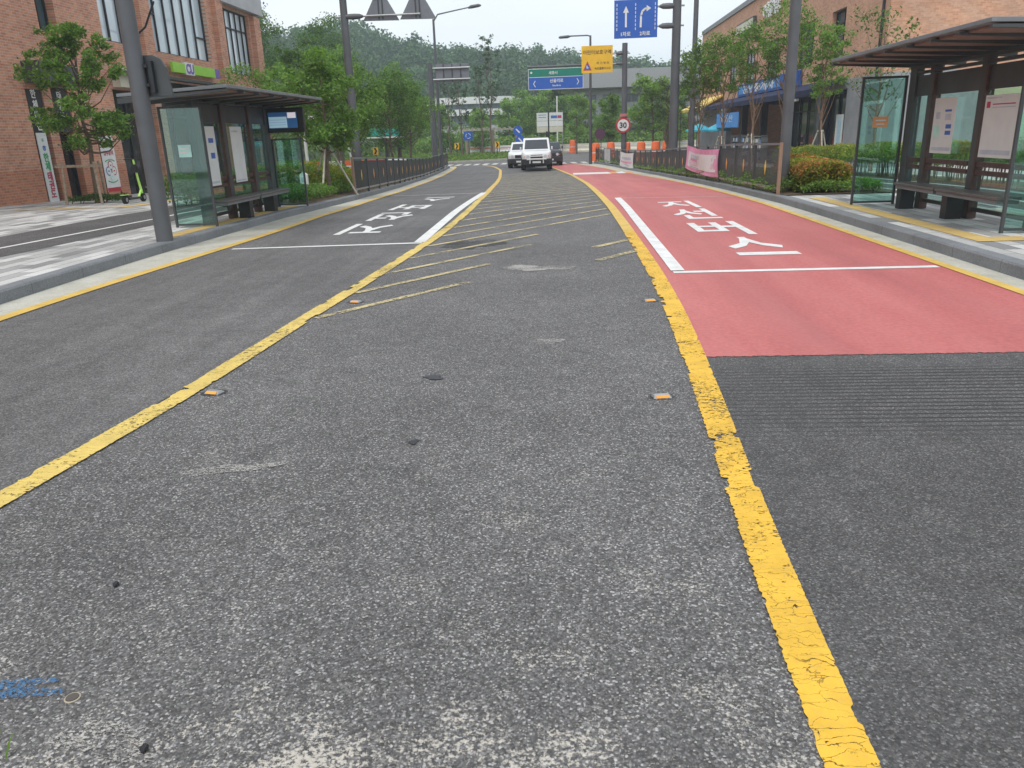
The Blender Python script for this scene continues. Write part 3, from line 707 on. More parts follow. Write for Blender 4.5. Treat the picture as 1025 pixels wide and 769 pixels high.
def building_left():
    X = -15.4; r = thing('brick_building', 'red brick building with tall curtained windows, left of the road', 'building', (X, 25, 0))
    slot = (24.25, 25.15, 4.9, 9.0)
    ops = [slot, (22.95, 23.72, -.4, 3.2), (24.15, 25.0, -.4, 3.3), (27.62, 31.0, -.4, 3.42), (31.0, 36.35, -.4, 3.9),
           (27.65, 29.9, 4.98, 9.5), (31.15, 36.3, 4.95, 9.5), (37.5, 41.3, 4.65, 7.5), (37.6, 41.2, -.4, 3.6)]
    mb = MB(); wall_grid(mb, 'Y', X, -.45, 4, 42, .95, 12, ops); mb.build('wall', M['brickL'], r)
    mb = MB(); wall_grid(mb, 'Y', X+.012, -.47, 4, 42, -.8, .95, ops); mb.build('base_course', M['brickLow'], r)
    MB().box(X-14, X, 42.002, 42.45, -.8, 12).build('end_wall', M['brickLx'], r)
    MB().box(X-14, X, 3.5, 3.998, -.8, 12).build('end_wall', M['brickLx'], r)
    MB().box(X-14.2, X+.12, 3.4, 42.55, 12.002, 12.25).build('roof', M['conc_clad'], r)
    MB().box(X-13.9, X-.9, 4.1, 41.9, 4.3, 4.5).build('floor_slab', M['conc_clad'], r)
    # pilasters
    mb = MB()
    for a in (30.05, 36.95): mb.box(X+.002, X+.22, a, a+.75, -.8, 11.9)
    mb.box(X+.002, X+.22, 41.5, 42.3, -.8, 7.5)
    mb.build('pilaster', M['brickL'], r)
    MB().box(X+.003, X+.30, 37.45, 42.6, 7.62, 8.45).build('cornice', M['pale_conc'], r)
    window(r, 'Y', X, -1, *slot, [24.72], [], M['win_blue'], M['dark'], .05, .25)
    window(r, 'Y', X, -1, 27.65, 29.9, 4.98, 9.5, [28.42, 29.2], [(6.6, 29.2, 29.9)], M['win_pale'], M['dark'])
    vb = [31.9, 32.75, 33.6, 34.45, 35.35]
    window(r, 'Y', X, -1, 31.15, 36.3, 4.95, 9.5, vb, [(6.35, 31.15, 31.9), (7.6, 32.75, 36.3), (5.9, 35.35, 36.3)], M['win_pale'], M['dark'])
    window(r, 'Y', X, -1, 37.5, 41.3, 4.65, 7.5, [38.1, 38.75, 39.4, 40.05, 40.7], [(6.7, 37.5, 41.3)], M['win_pale'], M['dark'])
    window(r, 'Y', X, -1, 22.95, 23.72, -.2, 3.2, [], [(2.0, 22.95, 23.72)], M['win_dark'], M['black'], .06, .2, 'door')
    window(r, 'Y', X, -1, 24.15, 25.0, -.2, 3.3, [], [(2.2, 24.15, 25.0)], M['win_dark'], M['black'], .06, .2, 'door')
    window(r, 'Y', X, -1, 27.62, 31.0, -.3, 3.42, [28.7, 29.9], [(2.5, 27.62, 31.0)], M['win_dark'], M['dark'], .07, .2, 'shop_window')
    window(r, 'Y', X, -1, 31.0, 36.35, -.3, 3.9, [32.2, 33.5, 34.9], [(2.6, 31.0, 36.35)], M['win_dark'], M['dark'], .07, .2, 'shop_window')
    window(r, 'Y', X, -1, 37.6, 41.2, -.4, 3.6, [38.8, 40.0], [(2.4, 37.6, 41.2)], M['win_dark'], M['dark'], .07, .2, 'shop_window')
    # box hood over the narrow door, pale shop fascia further on
    MB().box(X+.004, X+.55, 23.0, 23.9, 3.36, 3.95).build('door_hood', M['steel'], r, bevel=.01)
    MB().box(X+.004, X+.45, 24.25, 25.05, 3.34, 3.9).build('door_hood', M['steel'], r, bevel=.01)
    MB().box(X+.004, X+.30, 27.7, 29.7, 3.48, 4.12).build('fascia', M['cream'], r, bevel=.01)
    MB().box(X+.25, X+.62, 27.2, 36.2, 3.9, 4.0).build('canopy', M['steel'], r)
    # wall lamp arm
    MB().tube([(X, 30.0, 5.4), (X+.5, 29.7, 5.6), (X+1.3, 29.0, 6.3)], .035, 8).build('wall_bracket', M['dark'], r)
    # black name board beside each narrow door
    def board(y0, y1, txts, lab):
        t = thing('door_sign', lab, 'sign', (X, (y0+y1)/2, 2.5))
        MB().box(X-.14, X-.02, y0, y1, 2.0, 3.3).build('board', M['black'], t)
        for k, c in enumerate(txts): text_mesh(c, .27, (X-.006, (y0+y1)/2-.05, 3.08-.3*k), '+X', M['white'], t, bold=.03)
    board(23.0, 23.68, ['한', '체', '대', '관'], 'black door sign with large white letters under the nearer dark hood')
    board(24.2, 24.95, ['태', '권', '도'], 'black door sign with white letters half hidden by the street tree')
    t = thing('hanging_banner', 'tall narrow white banner with coloured letters by the brick doorway', 'banner', (X+.05, 23.2, .1))
    MB().box(X+.02, X+.05, 22.98, 23.42, -.02, 1.98).build('sheet', M['poster'], t)
    for c, z, s, m in (('도', 1.78, .10, 'green_print'), ('ㅎ', 1.55, .24, 'blue_print'), ('한', 1.28, .27, 'green_print'), ('체', 1.02, .27, 'green_print'), ('태', .74, .28, 'red_print'), ('권', .48, .28, 'red_print'), ('도', .22, .28, 'red_print')):
        text_mesh(c, s, (X+.056, 23.2, z), '+X', M[m], t, bold=.03)
    t = thing('shop_sign', 'lime green shop sign with white and violet letters on the brick wall', 'sign', (X, 34, 4.3))
    MB().box(X+.24, X+.36, 31.7, 35.6, 4.24, 4.62).build('sign_box', M['lime'], t, bevel=.01)
    MB().box(X+.24, X+.365, 32.75, 33.55, 4.20, 4.68).build('letter_field', M['white'], t, bevel=.01)
    text_mesh('CU', .50, (X+.372, 33.15, 4.44), '+X', M['violet'], t, bold=.05)
    MB().box(X+.24, X+.35, 35.63, 36.1, 4.26, 4.62).build('end_panel', M['violet'], t)
building_left()

def building_right():
    X = 13.0; r = thing('brick_building', 'pale brick building with a blue shop awning, right of the road', 'building', (X, 34, -.4))
    ops = [(39.0, 40.9, 4.15, 6.45), (37.9, 64.0, -.9, 2.95)]
    wins = [(43.5, 46.5, 4.3, 6.5), (50.2, 53.2, 4.3, 6.4), (56, 59, 4.2, 6.3), (61.5, 64.5, 4.2, 6.3), (67, 70, 4.2, 6.3)]
    mb = MB(); wall_grid(mb, 'Y', X, .45, 34.0, 76, 3.35, 9.3, ops+wins); mb.build('wall', M['brickR'], r)
    mb = MB(); wall_grid(mb, 'Y', X-.02, .45, 33.98, 76, -.9, 3.35, ops); mb.build('plinth', M['conc_clad'], r)
    mb = MB(); wall_grid(mb, 'X', 34.0, .45, X+.451, 44, 3.35, 14, [(16.6, 18.0, 6.2, 8.4)]); mb.build('front_wall', M['brickRx'], r)
    MB().box(X+.002, X+.45, 34.0, 34.45, 9.3, 14).build('corner_pier', M['brickRx'], r)
    mb = MB(); wall_grid(mb, 'X', 33.98, .45, X+.431, 17.4, -.9, 3.35, []); mb.build('front_plinth', M['conc_clad'], r)
    MB().box(17.4, 44, 33.97, 34.4, -.9, 3.35).build('front_plinth', M['stone_yellow'], r)
    MB().box(X-.12, 40, 34.5, 76.1, 9.302, 9.62).build('parapet', M['steel_edge'], r)
    MB().box(X+.5, 40, 34.5, 75.9, 8.9, 9.2).build('roof', M['conc_clad'], r)
    MB().box(X+6, 38, 58, 75, 9.2, 11.6).build('roof_block', M['pale_conc'], r)
    MB().box(X, 40, 76.0, 76.4, -.9, 9.3).build('end_wall', M['brickRx'], r)
    MB().tube([(X-.06, 34.55, 3.2), (X-.06, 34.55, 9.3)], .055, 10).build('downpipe', M['dark'], r)
    window(r, 'X', 34.0, 1, 16.6, 18.0, 6.2, 8.4, [17.3], [], M['win_blue'], M['dark'], .06, .2)
    window(r, 'Y', X, 1, 39.0, 40.9, 4.15, 6.45, [39.8], [(5.9, 39.0, 40.9)], M['win_blue'], M['dark'], .06, .2)
    for a, b, c, d in wins: window(r, 'Y', X, 1, a, b, c, d, [(a*2+b)/3, (a+2*b)/3], [], M['win_pale'] if a != 43.5 else M['win_blue'], M['dark'], .06, .2)
    # shop interior behind the open ground floor
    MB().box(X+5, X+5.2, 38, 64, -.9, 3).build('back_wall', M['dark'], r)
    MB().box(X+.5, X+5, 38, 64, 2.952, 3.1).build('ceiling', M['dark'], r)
    for y in (41.2, 47.3, 53.3, 58.8): MB().box(X+.02, X+.42, y, y+.35, -.9, 2.94).build('column', M['steel'], r)
    window(r, 'Y', X, 1, 41.6, 47.2, -.7, 2.9, [43, 44.4, 45.8], [(2.1, 41.6, 47.2)], M['win_dark'], M['dark'], .06, .25, 'shop_window')
    window(r, 'Y', X, 1, 37.95, 41.1, -.7, 2.9, [39.6], [], M['win_dark'], M['navy'], .08, .25, 'shop_window')
    # navy awning along the shop front
    mb = MB(); y0, y1 = 38.0, 64.5
    mb.prism([(X-.03, y0, 3.45), (X-.03, y0, 3.38), (X-1.55, y0, 2.70), (X-1.55, y0, 2.98)], (0, y1-y0, 0)); mb.build('awning', M['navy'], r)
    mb = MB()
    for y in (38.3, 44, 50, 56, 62): mb.bar((X-.04, y, 2.75), (X-1.5, y, 2.72), .04)
    mb.build('awning_arm', M['steel'], r)
    mb = MB()
    for y in (40.5, 57.6): mb.box(X-1.52, X-1.38, y, y+.9, 2.55, 2.66)
    mb.build('awning_lamp', M['white'], r)
    # signs
    t = thing('shop_sign', 'long blue shop sign with pale letters above the navy awning', 'sign', (X, 52, 3.6))
    MB().box(X-.30, X-.06, 44.9, 59.3, 3.42, 4.22).build('sign_box', M['blue_shop'], t, bevel=.01)
    MB().box(X-.315, X-.302, 48.2, 58.8, 3.58, 4.06).build('letter_field', M['skyblue'], t)
    text_mesh('공인중개사', .55, (X-.325, 53.5, 3.82), '-X', M['white'], t, sx=3.2, bold=.03)
    t = thing('wall_lettering', 'white raised letters high on the pale brick wall', 'sign', (X, 52, 8.2))
    text_mesh('어울림', .95, (X-.1, 52.1, 8.2), '-X', M['white'], t, sx=1.5, bold=.03, th=.12)
    t = thing('wall_sign', 'small pale wall sign just under the roof edge of the pale brick building', 'sign', (X, 58, 8))
    MB().box(X-.25, X-.05, 56.0, 61.0, 7.55, 8.3).build('sign_box', M['steel'], t); MB().box(X-.262, X-.252, 56.1, 60.9, 7.65, 8.2).build('face', M['cream'], t)
    t = thing('shop_banner', 'light blue banner hanging under the navy awning', 'banner', (X-1.6, 57, 1.8))
    MB().box(X-1.62, X-1.57, 52.6, 59.6, 1.42, 2.35).build('sheet', M['skyblue'], t)
    text_mesh('부동산', .5, (X-1.63, 56.2, 1.98), '-X', M['white'], t, sx=3)
    t = thing('shop_poster', 'pale blue door poster beside the grey cladding of the shop', 'poster', (X, 38.4, .8))
    MB().box(X-.06, X-.03, 38.0, 38.9, -.1, 1.85).build('sheet', M['poster'], t); MB().box(X-.07, X-.062, 38.15, 38.6, .0, 1.7).build('print', plain('pale_blue_print', (.42, .62, .72)), t)
    # yellow awning far along the street
    t = thing('yellow_awning', 'yellow sloping awning beyond the navy one', 'awning', (X, 70, 3))
    MB().prism([(X-.03, 65.5, 3.9), (X-.03, 65.5, 3.8), (X-2.0, 65.5, 2.75), (X-2.0, 65.5, 2.95)], (0, 9.5, 0)).build('canvas', M['yellow_aw'], t)
    for y in (65.7, 70, 74.8): MB().tube([(X-1.95, y, -.66), (X-1.95, y, 2.8)], .04, 8).build('post', M['steel'], t)
building_right()

def far_buildings():
    r = thing('office_building', 'long pale grey office building with an overhanging roof behind the signs', 'building', (14, 118, -.8))
    ops = []; 
    for zz in (.6, 3.0, 5.1):
        for k in range(9): ops.append((3.2+k*2.9, 5.2+k*2.9, zz, zz+1.15))
    mb = MB(); wall_grid(mb, 'X', 114.0, .4, 2.2, 30, -.9, 7.0, ops); mb.build('wall', M['pale_conc'], r)
    MB().box(2.2, 2.6, 114.402, 128, -.9, 7.0).build('side_wall', M['pale_conc'], r)
    for o in ops: window(r, 'X', 114.0, 1, *o, [(o[0]+o[1])/2], [], M['win_far'], M['conc_clad'], .09, .12)
    mb = MB(); poly = [(-1.0, 111.5, 7.2), (2, 111.5, 7.0), (31, 111.5, 7.0), (31, 111.5, 9.2), (6, 111.5, 9.3), (1.5, 111.5, 8.7)]
    mb.prism(poly, (0, 17, 0)); mb.build('roof', M['galv'], r)
    MB().box(2.1, 30, 113.1, 113.98, 2.35, 2.6).build('ledge', M['conc_clad'], r)
    r = thing('curved_building', 'low white building with a curved glass front behind the thin trees', 'building', (-14, 138, -.8))
    def drum(z0, z1, R, m, nm):
        mb = MB(); n = 40; a0 = math.pi; vs = []
        for k in range(n+1):
            t = math.pi+math.pi*k/n; vs += [(-15+R*math.cos(t)*1.15, 142+R*.8*math.sin(t), z0), (-15+R*math.cos(t)*1.15, 142+R*.8*math.sin(t), z1)]
        mb.add(vs, [(2*k, 2*k+2, 2*k+3, 2*k+1) for k in range(n)]); mb.add([vs[2*k+1] for k in range(n+1)], [tuple(range(n+1))]); mb.add([vs[2*k] for k in range(n+1)], [tuple(range(n, -1, -1))])
        mb.build(nm, m, r, smooth=True)
    drum(-.9, 3.0, 8.0, M['pale_conc'], 'wall'); drum(3.02, 4.6, 7.8, M['win_far'], 'window_band'); drum(4.62, 5.6, 8.4, M['white'], 'wall')
    drum(5.62, 6.4, 7.9, M['win_far'], 'window_band'); drum(6.42, 7.5, 8.7, M['white'], 'roof')
    r = thing('long_building', 'low pale building glimpsed between the trees left of the lane', 'building', (-34, 104, -.8))
    ops = [(-52+k*3.2, -50+k*3.2, 1.2, 2.6) for k in range(9)]
    mb = MB(); wall_grid(mb, 'X', 104, .4, -54, -22, -.9, 3.6, ops); mb.build('wall', M['conc_clad'], r)
    for o in ops: window(r, 'X', 104, 1, *o, [], [], M['win_far'], M['conc_clad'], .09, .12)
    MB().box(-54.5, -21.5, 103.5, 116, 3.602, 4.0).build('roof', M['galv'], r)
far_buildings()

# ================================================================== BUS SHELTERS
def shelter(s, back, ys, near_y, far_y, gx, roof, label, bench_y, screen=False):
    """s=-1 left of the road, +1 right; back = x of the rear wall; ys = post rows, near to far"""
    r = thing('bus_shelter', label, 'bus shelter', (back, (near_y+far_y)/2, .13)); z0 = .13
    zt = 2.17
    # rear posts: dark steel with a timber strip on the near side
    mb = MB(); mt = MB()
    for i, y in enumerate(ys):
        w = .24 if i in (0, len(ys)-1) else .15
        mb = MB().box(back-.06, back+.06, y-w/2, y+w/2, z0, zt+.12)
        mb.build('post', M['steel'], r, bevel=.006)
        if i not in (0, len(ys)-1):
            MB().box(back-.055-(.012 if s > 0 else -.0), back+.055+(.012 if s < 0 else 0), y-w/2-.045, y-w/2-.003, z0+.01, zt).build('timber_strip', M['wood'], r)
    # rear wall: top panel, glass, timber rail, lower glass
    for a, b in zip(ys, ys[1:]):
        y0, y1 = a+.13, b-.13
        MB().box(back-.03, back+.03, y0, y1, 1.86, zt).build('head_panel', M['steel'], r)
        MB().box(back-.006, back+.006, y0, y1, .92, 1.855).build('pane', M['glass'], r)
        MB().box(back-.05, back+.03, y0, y1, .74, .80).build('rail', M['wood'], r); MB().box(back-.05, back+.03, y0, y1, .85, .915).build('rail', M['wood'], r)
        MB().box(back-.006, back+.006, y0, y1, .30, .735).build('pane', M['glass'], r)
        MB().box(back-.02, back+.02, y0, y1, .24, .295).build('bottom_rail', M['steel'], r)
    # end panels of glass
    for y, h, (xa, xb), nm in ((near_y, 2.12, gx[0], 0), (far_y, gx[2], gx[1], 1)):
        xa, xb = min(xa, xb), max(xa, xb); mb = MB()
        mb.box(xa, xa+.035, y-.02, y+.02, z0, h); mb.box(xb-.035, xb, y-.02, y+.02, z0, h)
        mb.box(xa+.036, xb-.036, y-.02, y+.02, h-.035, h); mb.box(xa+.036, xb-.036, y-.02, y+.02, z0+.03, z0+.06)
        mb.build('side_frame', M['steel'], r); MB().box(xa+.03, xb-.03, y-.006, y+.006, z0+.055, h-.03).build('side_pane', M['glass_deep'], r)
    # roof with timber soffit between ribs
    xf, xb, ya, yb, zf, zb = roof
    mb = MB(); th = .05
    mb.prism([(xf, ya, zf), (xb, ya, zb), (xb, ya, zb+th), (xf, ya, zf+th)], (0, yb-ya, 0)); mb.build('roof', M['steel_edge'], r, bevel=.006)
    n = 7
    mr = MB(); ms = MB()
    def zz(x): return zf+(zb-zf)*(x-xf)/(xb-xf)
    for k in range(n+1):
        y = ya+.04+(yb-ya-.08)*k/n
        mr.prism([(xf-s*-.02, y-.035, zz(xf)-.10*0-.02), (xb, y-.035, zz(xb)-.02), (xb, y-.035, zz(xb)-.10), (xf+s*.02, y-.035, zz(xf)-.05)], (0, .07, 0))
        if k < n:
            y1 = ya+.04+(yb-ya-.08)*(k+1)/n
            ms.prism([(xf+s*.12, y+.04, zz(xf+s*.12)-.03), (xb-s*.45, y+.04, zz(xb-s*.45)-.03), (xb-s*.45, y+.04, zz(xb-s*.45)-.005), (xf+s*.12, y+.04, zz(xf+s*.12)-.005)], (0, y1-y-.08, 0))
    mr.build('roof_rib', M['steel'], r); ms.build('soffit', M['wood_panel'], r)
    mb = MB()
    for dz in (.02, .10): mb.box(back-.05, back+.05, ys[0]-.15, ys[-1]+.15, zt+dz+.01, zt+dz+.05)
    mb.build('roof_beam', M['steel'], r)
    # bench
    b = MB(); xm = back - s*.25; y0, y1, ym = bench_y
    for a, c in ((y0, ym-.02), (ym+.02, y1)): b.box(xm-.16, xm+.16, a, c, .50, .545)
    b.build('bench_seat', plain('bench_board', (.12, .105, .10), .5), r, bevel=.012)
    mb = MB()
    for a, c in ((y0, ym-.02), (ym+.02, y1)): mb.box(xm-.14, xm+.14, a+.03, c-.03, .455, .497)
    mb.build('bench_frame', M['steel_edge'], r)
    for y in (ys[1], ys[2]):
        MB().box(xm-.10, xm+.12, y-.08, y+.09, z0, .452).build('bench_leg', M['black'], r)
    return r
sL = shelter(-1, -6.25, [13.62, 14.72, 16.02, 16.95], 13.3, 17.1, ((-6.70, -5.95), (-6.2, -5.54), 1.56), (-5.15, -6.95, 12.55, 17.6, 2.33, 2.25),
        'dark bus shelter with green glass and a lit screen, left side', (13.6, 16.9, 15.2))
sR = shelter(1, 5.85, [10.05, 11.65, 13.2, 13.88], 9.97, 14.0, ((5.42, 6.15), (5.03, 5.76), 2.2), (4.6, 6.45, 9.25, 14.35, 2.465, 2.40),
        'dark bus shelter with timber soffit and two posters, right side', (10.2, 13.3, 11.9))
def shelter_prints():
    def poster(lab, x, y0, y1, z0, z1, face):
        t = thing('timetable_poster', lab, 'poster', (x, (y0+y1)/2, z0)); d = .006 if face == '+X' else -.006
        MB().box(min(x, x+d), max(x, x+d), y0, y1, z0, z1).build('sheet', M['poster'], t)
        xs = x+d*1.15
        def pr(a, b, c, e, m, nm='print'): MB().box(min(xs, xs+d*.2), max(xs, xs+d*.2), a, b, c, e).build(nm, M[m], t)
        return t, pr
    t, pr = poster('white route poster with a green patch and blue tables in the right shelter', 5.80, 12.3, 12.98, 1.0, 1.80, '-X')
    pr(12.42, 12.62, 1.60, 1.63, 'blue_print'); pr(12.42, 12.60, 1.48, 1.57, 'pale_grey'); pr(12.38, 12.55, 1.36, 1.42, 'blue_print'); pr(12.38, 12.55, 1.27, 1.33, 'blue_print')
    pr(12.74, 12.92, 1.24, 1.40, 'aqua'); pr(12.76, 12.90, 1.50, 1.60, 'pale_grey'); pr(12.33, 12.94, 1.04, 1.09, 'pale_grey')
    t, pr = poster('pale notice poster with a dark red mark in the right shelter', 5.80, 10.68, 11.5, .98, 1.78, '-X')
    pr(11.36, 11.45, 1.62, 1.70, 'red_print'); pr(10.75, 11.3, 1.655, 1.67, 'red_print'); pr(10.75, 11.3, 1.615, 1.63, 'pale_grey'); pr(10.72, 11.46, 1.02, 1.08, 'pale_grey'); pr(11.1, 11.46, 1.735, 1.755, 'pale_grey')
    t, pr = poster('long plain white poster on the back wall of the left shelter', -6.20, 14.95, 15.5, .78, 1.80, '+X')
    pr(15.0, 15.45, .80, .83, 'pale_grey'); pr(15.0, 15.3, 1.7, 1.73, 'pale_grey')
    t, pr = poster('white route poster seen through the near glass of the left shelter', -6.20, 13.55, 14.25, .78, 1.80, '+X')
    pr(13.95, 14.15, 1.52, 1.60, 'blue_print'); pr(13.98, 14.15, 1.25, 1.35, 'blue_print'); pr(13.6, 13.85, 1.1, 1.5, 'pale_grey'); pr(13.6, 14.2, .82, .86, 'pale_grey')
    st = thing('glass_sticker', 'aqua notice stuck on the near glass of the left shelter', 'sticker', (-6.33, 13.28, 1.3))
    MB().box(-6.44, -6.22, 13.284, 13.290, 1.30, 1.50).build('sheet', M['aqua'], st)
    MB().box(-6.42, -6.25, 13.281, 13.2835, 1.42, 1.45).build('print', M['white'], st); MB().box(-6.42, -6.27, 13.281, 13.2835, 1.36, 1.39).build('print', M['white'], st)
    st = thing('glass_sticker', 'orange notice stuck on the far glass of the right shelter', 'sticker', (5.4, 13.98, 1.4))
    MB().box(5.26, 5.51, 13.984, 13.990, 1.40, 1.57).build('sheet', M['orange_st'], st)
    MB().box(5.30, 5.47, 13.981, 13.9835, 1.50, 1.52).build('print', M['poster'], st); MB().box(5.32, 5.45, 13.981, 13.9835, 1.44, 1.46).build('print', M['poster'], st)
    t = thing('information_screen', 'lit arrivals screen hanging under the left shelter roof', 'screen', (-5.9, 17.0, 1.7))
    MB().box(-6.30, -5.40, 16.97, 17.07, 1.68, 2.18).build('casing', M['black'], t, bevel=.01)
    MB().box(-5.9, -5.8, 17.0, 17.05, 2.181, 2.30).build('hanger', M['steel'], t)
    MB().box(-6.16, -5.54, 16.962, 16.968, 1.77, 2.09).build('display', emitter('screen_blue', (.05, .17, .42), .10), t)
    MB().box(-6.15, -5.76, 16.958, 16.961, 1.78, 2.0).build('display_list', emitter('screen_pale', (.45, .66, .8), .25), t)
    MB().box(-5.74, -5.56, 16.958, 16.961, 1.97, 2.08).build('display_picture', emitter('screen_white', (.8, .72, .76), .4), t)
    mb = MB()
    for z in (1.835, 1.885, 1.935): mb.box(-6.14, -5.78, 16.955, 16.9575, z, z+.006)
    mb.build('display_rule', emitter('screen_line', (.1, .3, .55), .2), t)
shelter_prints()

# ================================================================== POLES, SIGNS, LAMPS
def pole(name, label, cat, x, y, h, r0, r1=None, zb=.13, mat='pole', group=None, base=True):
    z = g(y)+zb; t = thing(name, label, cat, (x, y, z), group); r1 = r1 or r0*.8
    MB().tube([(x, y, z+(.025 if base else 0)), (x, y, z+h)], [r0, r1], 18).build('shaft', M[mat], t, smooth=True)
    if base:
        mb = MB().box(x-r0*1.25, x+r0*1.25, y-r0*1.25, y+r0*1.25, z, z+.024)
        mb.build('base_plate', M[mat], t)
    return t
def poles():
    # big leaning-free signal mast at the left, rises out of the frame
    t = pole('signal_mast', 'thick dark grey mast on the left kerb in front of the shelter', 'mast', -5.93, 11.35, 7.2, .12, .112, base=False)
    pl = MB(); pts = []
    cx, cz = -5.63, 2.13
    poly = [(-5.90, 11.42, 2.17), (-5.90, 11.42, 2.66), (-5.85, 11.42, 2.72), (-5.70, 11.42, 2.72), (-5.60, 11.42, 2.67), (-5.53, 11.42, 2.55), (-5.49, 11.42, 2.17)]
    pl.prism(poly, (0, .05, 0)); pl.build('rear_plate', M['steel'], t, bevel=.008)
    mb = MB(); mb.box(-5.84, -5.76, 11.33, 11.418, 2.55, 2.59); mb.box(-5.84, -5.76, 11.33, 11.418, 2.30, 2.34); mb.box(-5.76, -5.70, 11.35, 11.418, 2.22, 2.64)
    mb.build('bracket', M['dark'], t)
    # right mast
    t = pole('street_mast', 'thick grey mast behind the orange tipped shrubs on the right', 'mast', 4.76, 17.3, 7.6, .112, .102, base=False)
    MB().tube([(4.76, 17.3, .5), (4.76, 17.3, .52)], .118, 18).build('band', M['pole'], t, smooth=True)
    # B: mast with arms carrying two triangular signs seen from behind
    x, y = -6.5, 25.5
    t = pole('sign_mast', 'grey mast carrying triangular signs behind the left shelter', 'mast', x, y, 7.0, .14, .10)
    for z in (5.05, 5.62):
        MB().tube([(x-.28, y-.02, z), (x+2.35, y-.02, z)], .028, 10).build('arm', M['galv'], t)
        MB().tube([(x-.05, y-.02, z+.0), (x+.30, y-.02, z), (x+.48, y-.02, z), (x+.60, y-.02, z)], [.075, .085, .075, .03], 12).build('clamp', M['pole'], t, smooth=True)
    for i, cx in enumerate((-5.37, -4.23)):
        st = thing('triangle_sign', ['back of a grey triangular sign nearer the mast on the left', 'back of a grey triangular sign at the outer end of the left arm'][i], 'sign', (cx, y+.05, 4.9))
        MB().prism([(cx-.56, y+.03, 4.92), (cx+.56, y+.03, 4.90), (cx, y+.03, 5.88)], (0, .025, 0)).build('plate', M['sign_back'], st, bevel=.008)
        mb = MB(); mb.box(cx-.08, cx-.04, y+.005, y+.029, 4.95, 5.6); mb.box(cx+.04, cx+.08, y+.005, y+.029, 4.95, 5.6); mb.build('stiffener', M['steel'], st)
    # C: lamp post and rear of a big sign far left
    x, y = -8.05, 54.5
    t = pole('street_lamp', 'tall grey street lamp at the far end of the left fence', 'street lamp', x, y, 9.4, .13, .07)
    MB().tube([(x, y, 8.6), (x+.3, y, 9.0), (x+1.2, y, 9.15), (x+2.45, y, 9.35)], [.05, .045, .04, .035], 8).build('arm', M['pole'], t, smooth=True)
    MB().tube([(x+2.3, y, 9.30), (x+2.5, y, 9.36), (x+3.0, y, 9.42), (x+3.15, y, 9.42)], [.05, .11, .10, .04], 10).build('lamp_head', M['pole'], t, smooth=True)
    t = pole('sign_mast', 'thick short mast holding a broad sign seen from behind', 'mast', -8.15, 52.5, 6.6, .2, .17)
    for z in (4.78, 5.45): MB().tube([(-8.3, 52.5, z+.15), (-5.6, 52.5, z+.15)], .06, 10).build('arm', M['galv'], t, smooth=True)
    st = thing('sign_board', 'broad grey sign board seen from behind beside the far lamp', 'sign', (-6.7, 52.6, 4.8))
    MB().box(-7.8, -5.7, 52.57, 52.61, 4.76, 5.86).build('plate', M['sign_back'], st)
    mb = MB()
    for sx in (-7.3, -6.75, -6.2): mb.box(sx-.04, sx+.04, 52.53, 52.568, 4.78, 5.84)
    mb.build('stiffener', M['steel'], st)
    # D: right mast with the blue lane sign
    x, y = 5.02, 36.0
    t = pole('sign_mast', 'thick grey mast holding the blue lane sign', 'mast', x, y, 9.2, .20, .17)
    for z in (5.62, 6.38):
        MB().tube([(x+.3, y-.03, z), (3.9, y-.03, z)], .04, 10).build('arm', M['galv'], t)
        MB().tube([(x-.1, y-.03, z), (x-.35, y-.03, z), (x-.6, y-.03, z), (x-.75, y-.03, z)], [.1, .12, .11, .04], 12).build('clamp', M['pole'], t, smooth=True)
    st = thing('lane_sign', 'blue lane sign with a straight arrow and a right turn arrow', 'sign', (3.3, y, 5.9))
    x0, x1, z0, z1 = 2.39, 4.20, 5.19, 6.67; yy = y-.12
    MB().box(x0, x1, yy, yy+.04, z0, z1).build('plate', M['blue_sign'], st)
    mb = MB(); yf = yy-.006
    mb.box(2.84, 2.92, yf, yf+.004, 5.62, 6.18); mb.prism([(2.76, yf, 6.18), (3.00, yf, 6.18), (2.88, yf, 6.44)], (0, .004, 0)); mb.build('straight_arrow', M['white'], st)
    mb = MB(); pts = [(3.50, 5.62), (3.51, 6.05), (3.56, 6.21), (3.66, 6.30), (3.76, 6.32)]
    for a, b in zip(pts, pts[1:]): mb.bar((a[0], yf+.002, a[1]), (b[0], yf+.002, b[1]), .004, .08) if False else mb.obox(((a[0]+b[0])/2, yf+.002, (a[1]+b[1])/2), ((b[0]-a[0])*.56, 0, (b[1]-a[1])*.56), (0, .002, 0), Vector((-(b[1]-a[1]), 0, b[0]-a[0])).normalized()*.04)
    mb.prism([(3.74, yf, 6.44), (3.74, yf, 6.20), (3.92, yf, 6.32)], (0, .004, 0)); mb.build('turn_arrow', M['white'], st)
    mb = MB()
    for xx in (2.50, 3.28, 4.10):
        for k in range(7): mb.box(xx-.015, xx+.015, yf, yf+.004, 5.50+k*.155, 5.60+k*.155)
    mb.build('lane_dashes', M['white'], st)
    text_mesh('1차로', .19, (2.88, yf, 5.36), '-Y', M['white'], st, bold=.02); text_mesh('2차로', .19, (3.68, yf, 5.36), '-Y', M['white'], st, bold=.02)
    # E thin mast
    t = pole('street_mast', 'slender grey mast between the blue sign mast and the shop trees', 'mast', 6.62, 41, 9.2, .14, .11)
    # I: short dark pole in front of the shop
    t = pole('lamp_column', 'short dark column standing in front of the shop awning', 'post', 10.7, 34.5, 4.0, .10, .09, mat='steel')
    MB().tube([(10.7, 34.5, g(34.5)+4.13), (10.7, 34.5, g(34.5)+4.2)], [.11, .06], 14).build('cap', M['dark'], t)
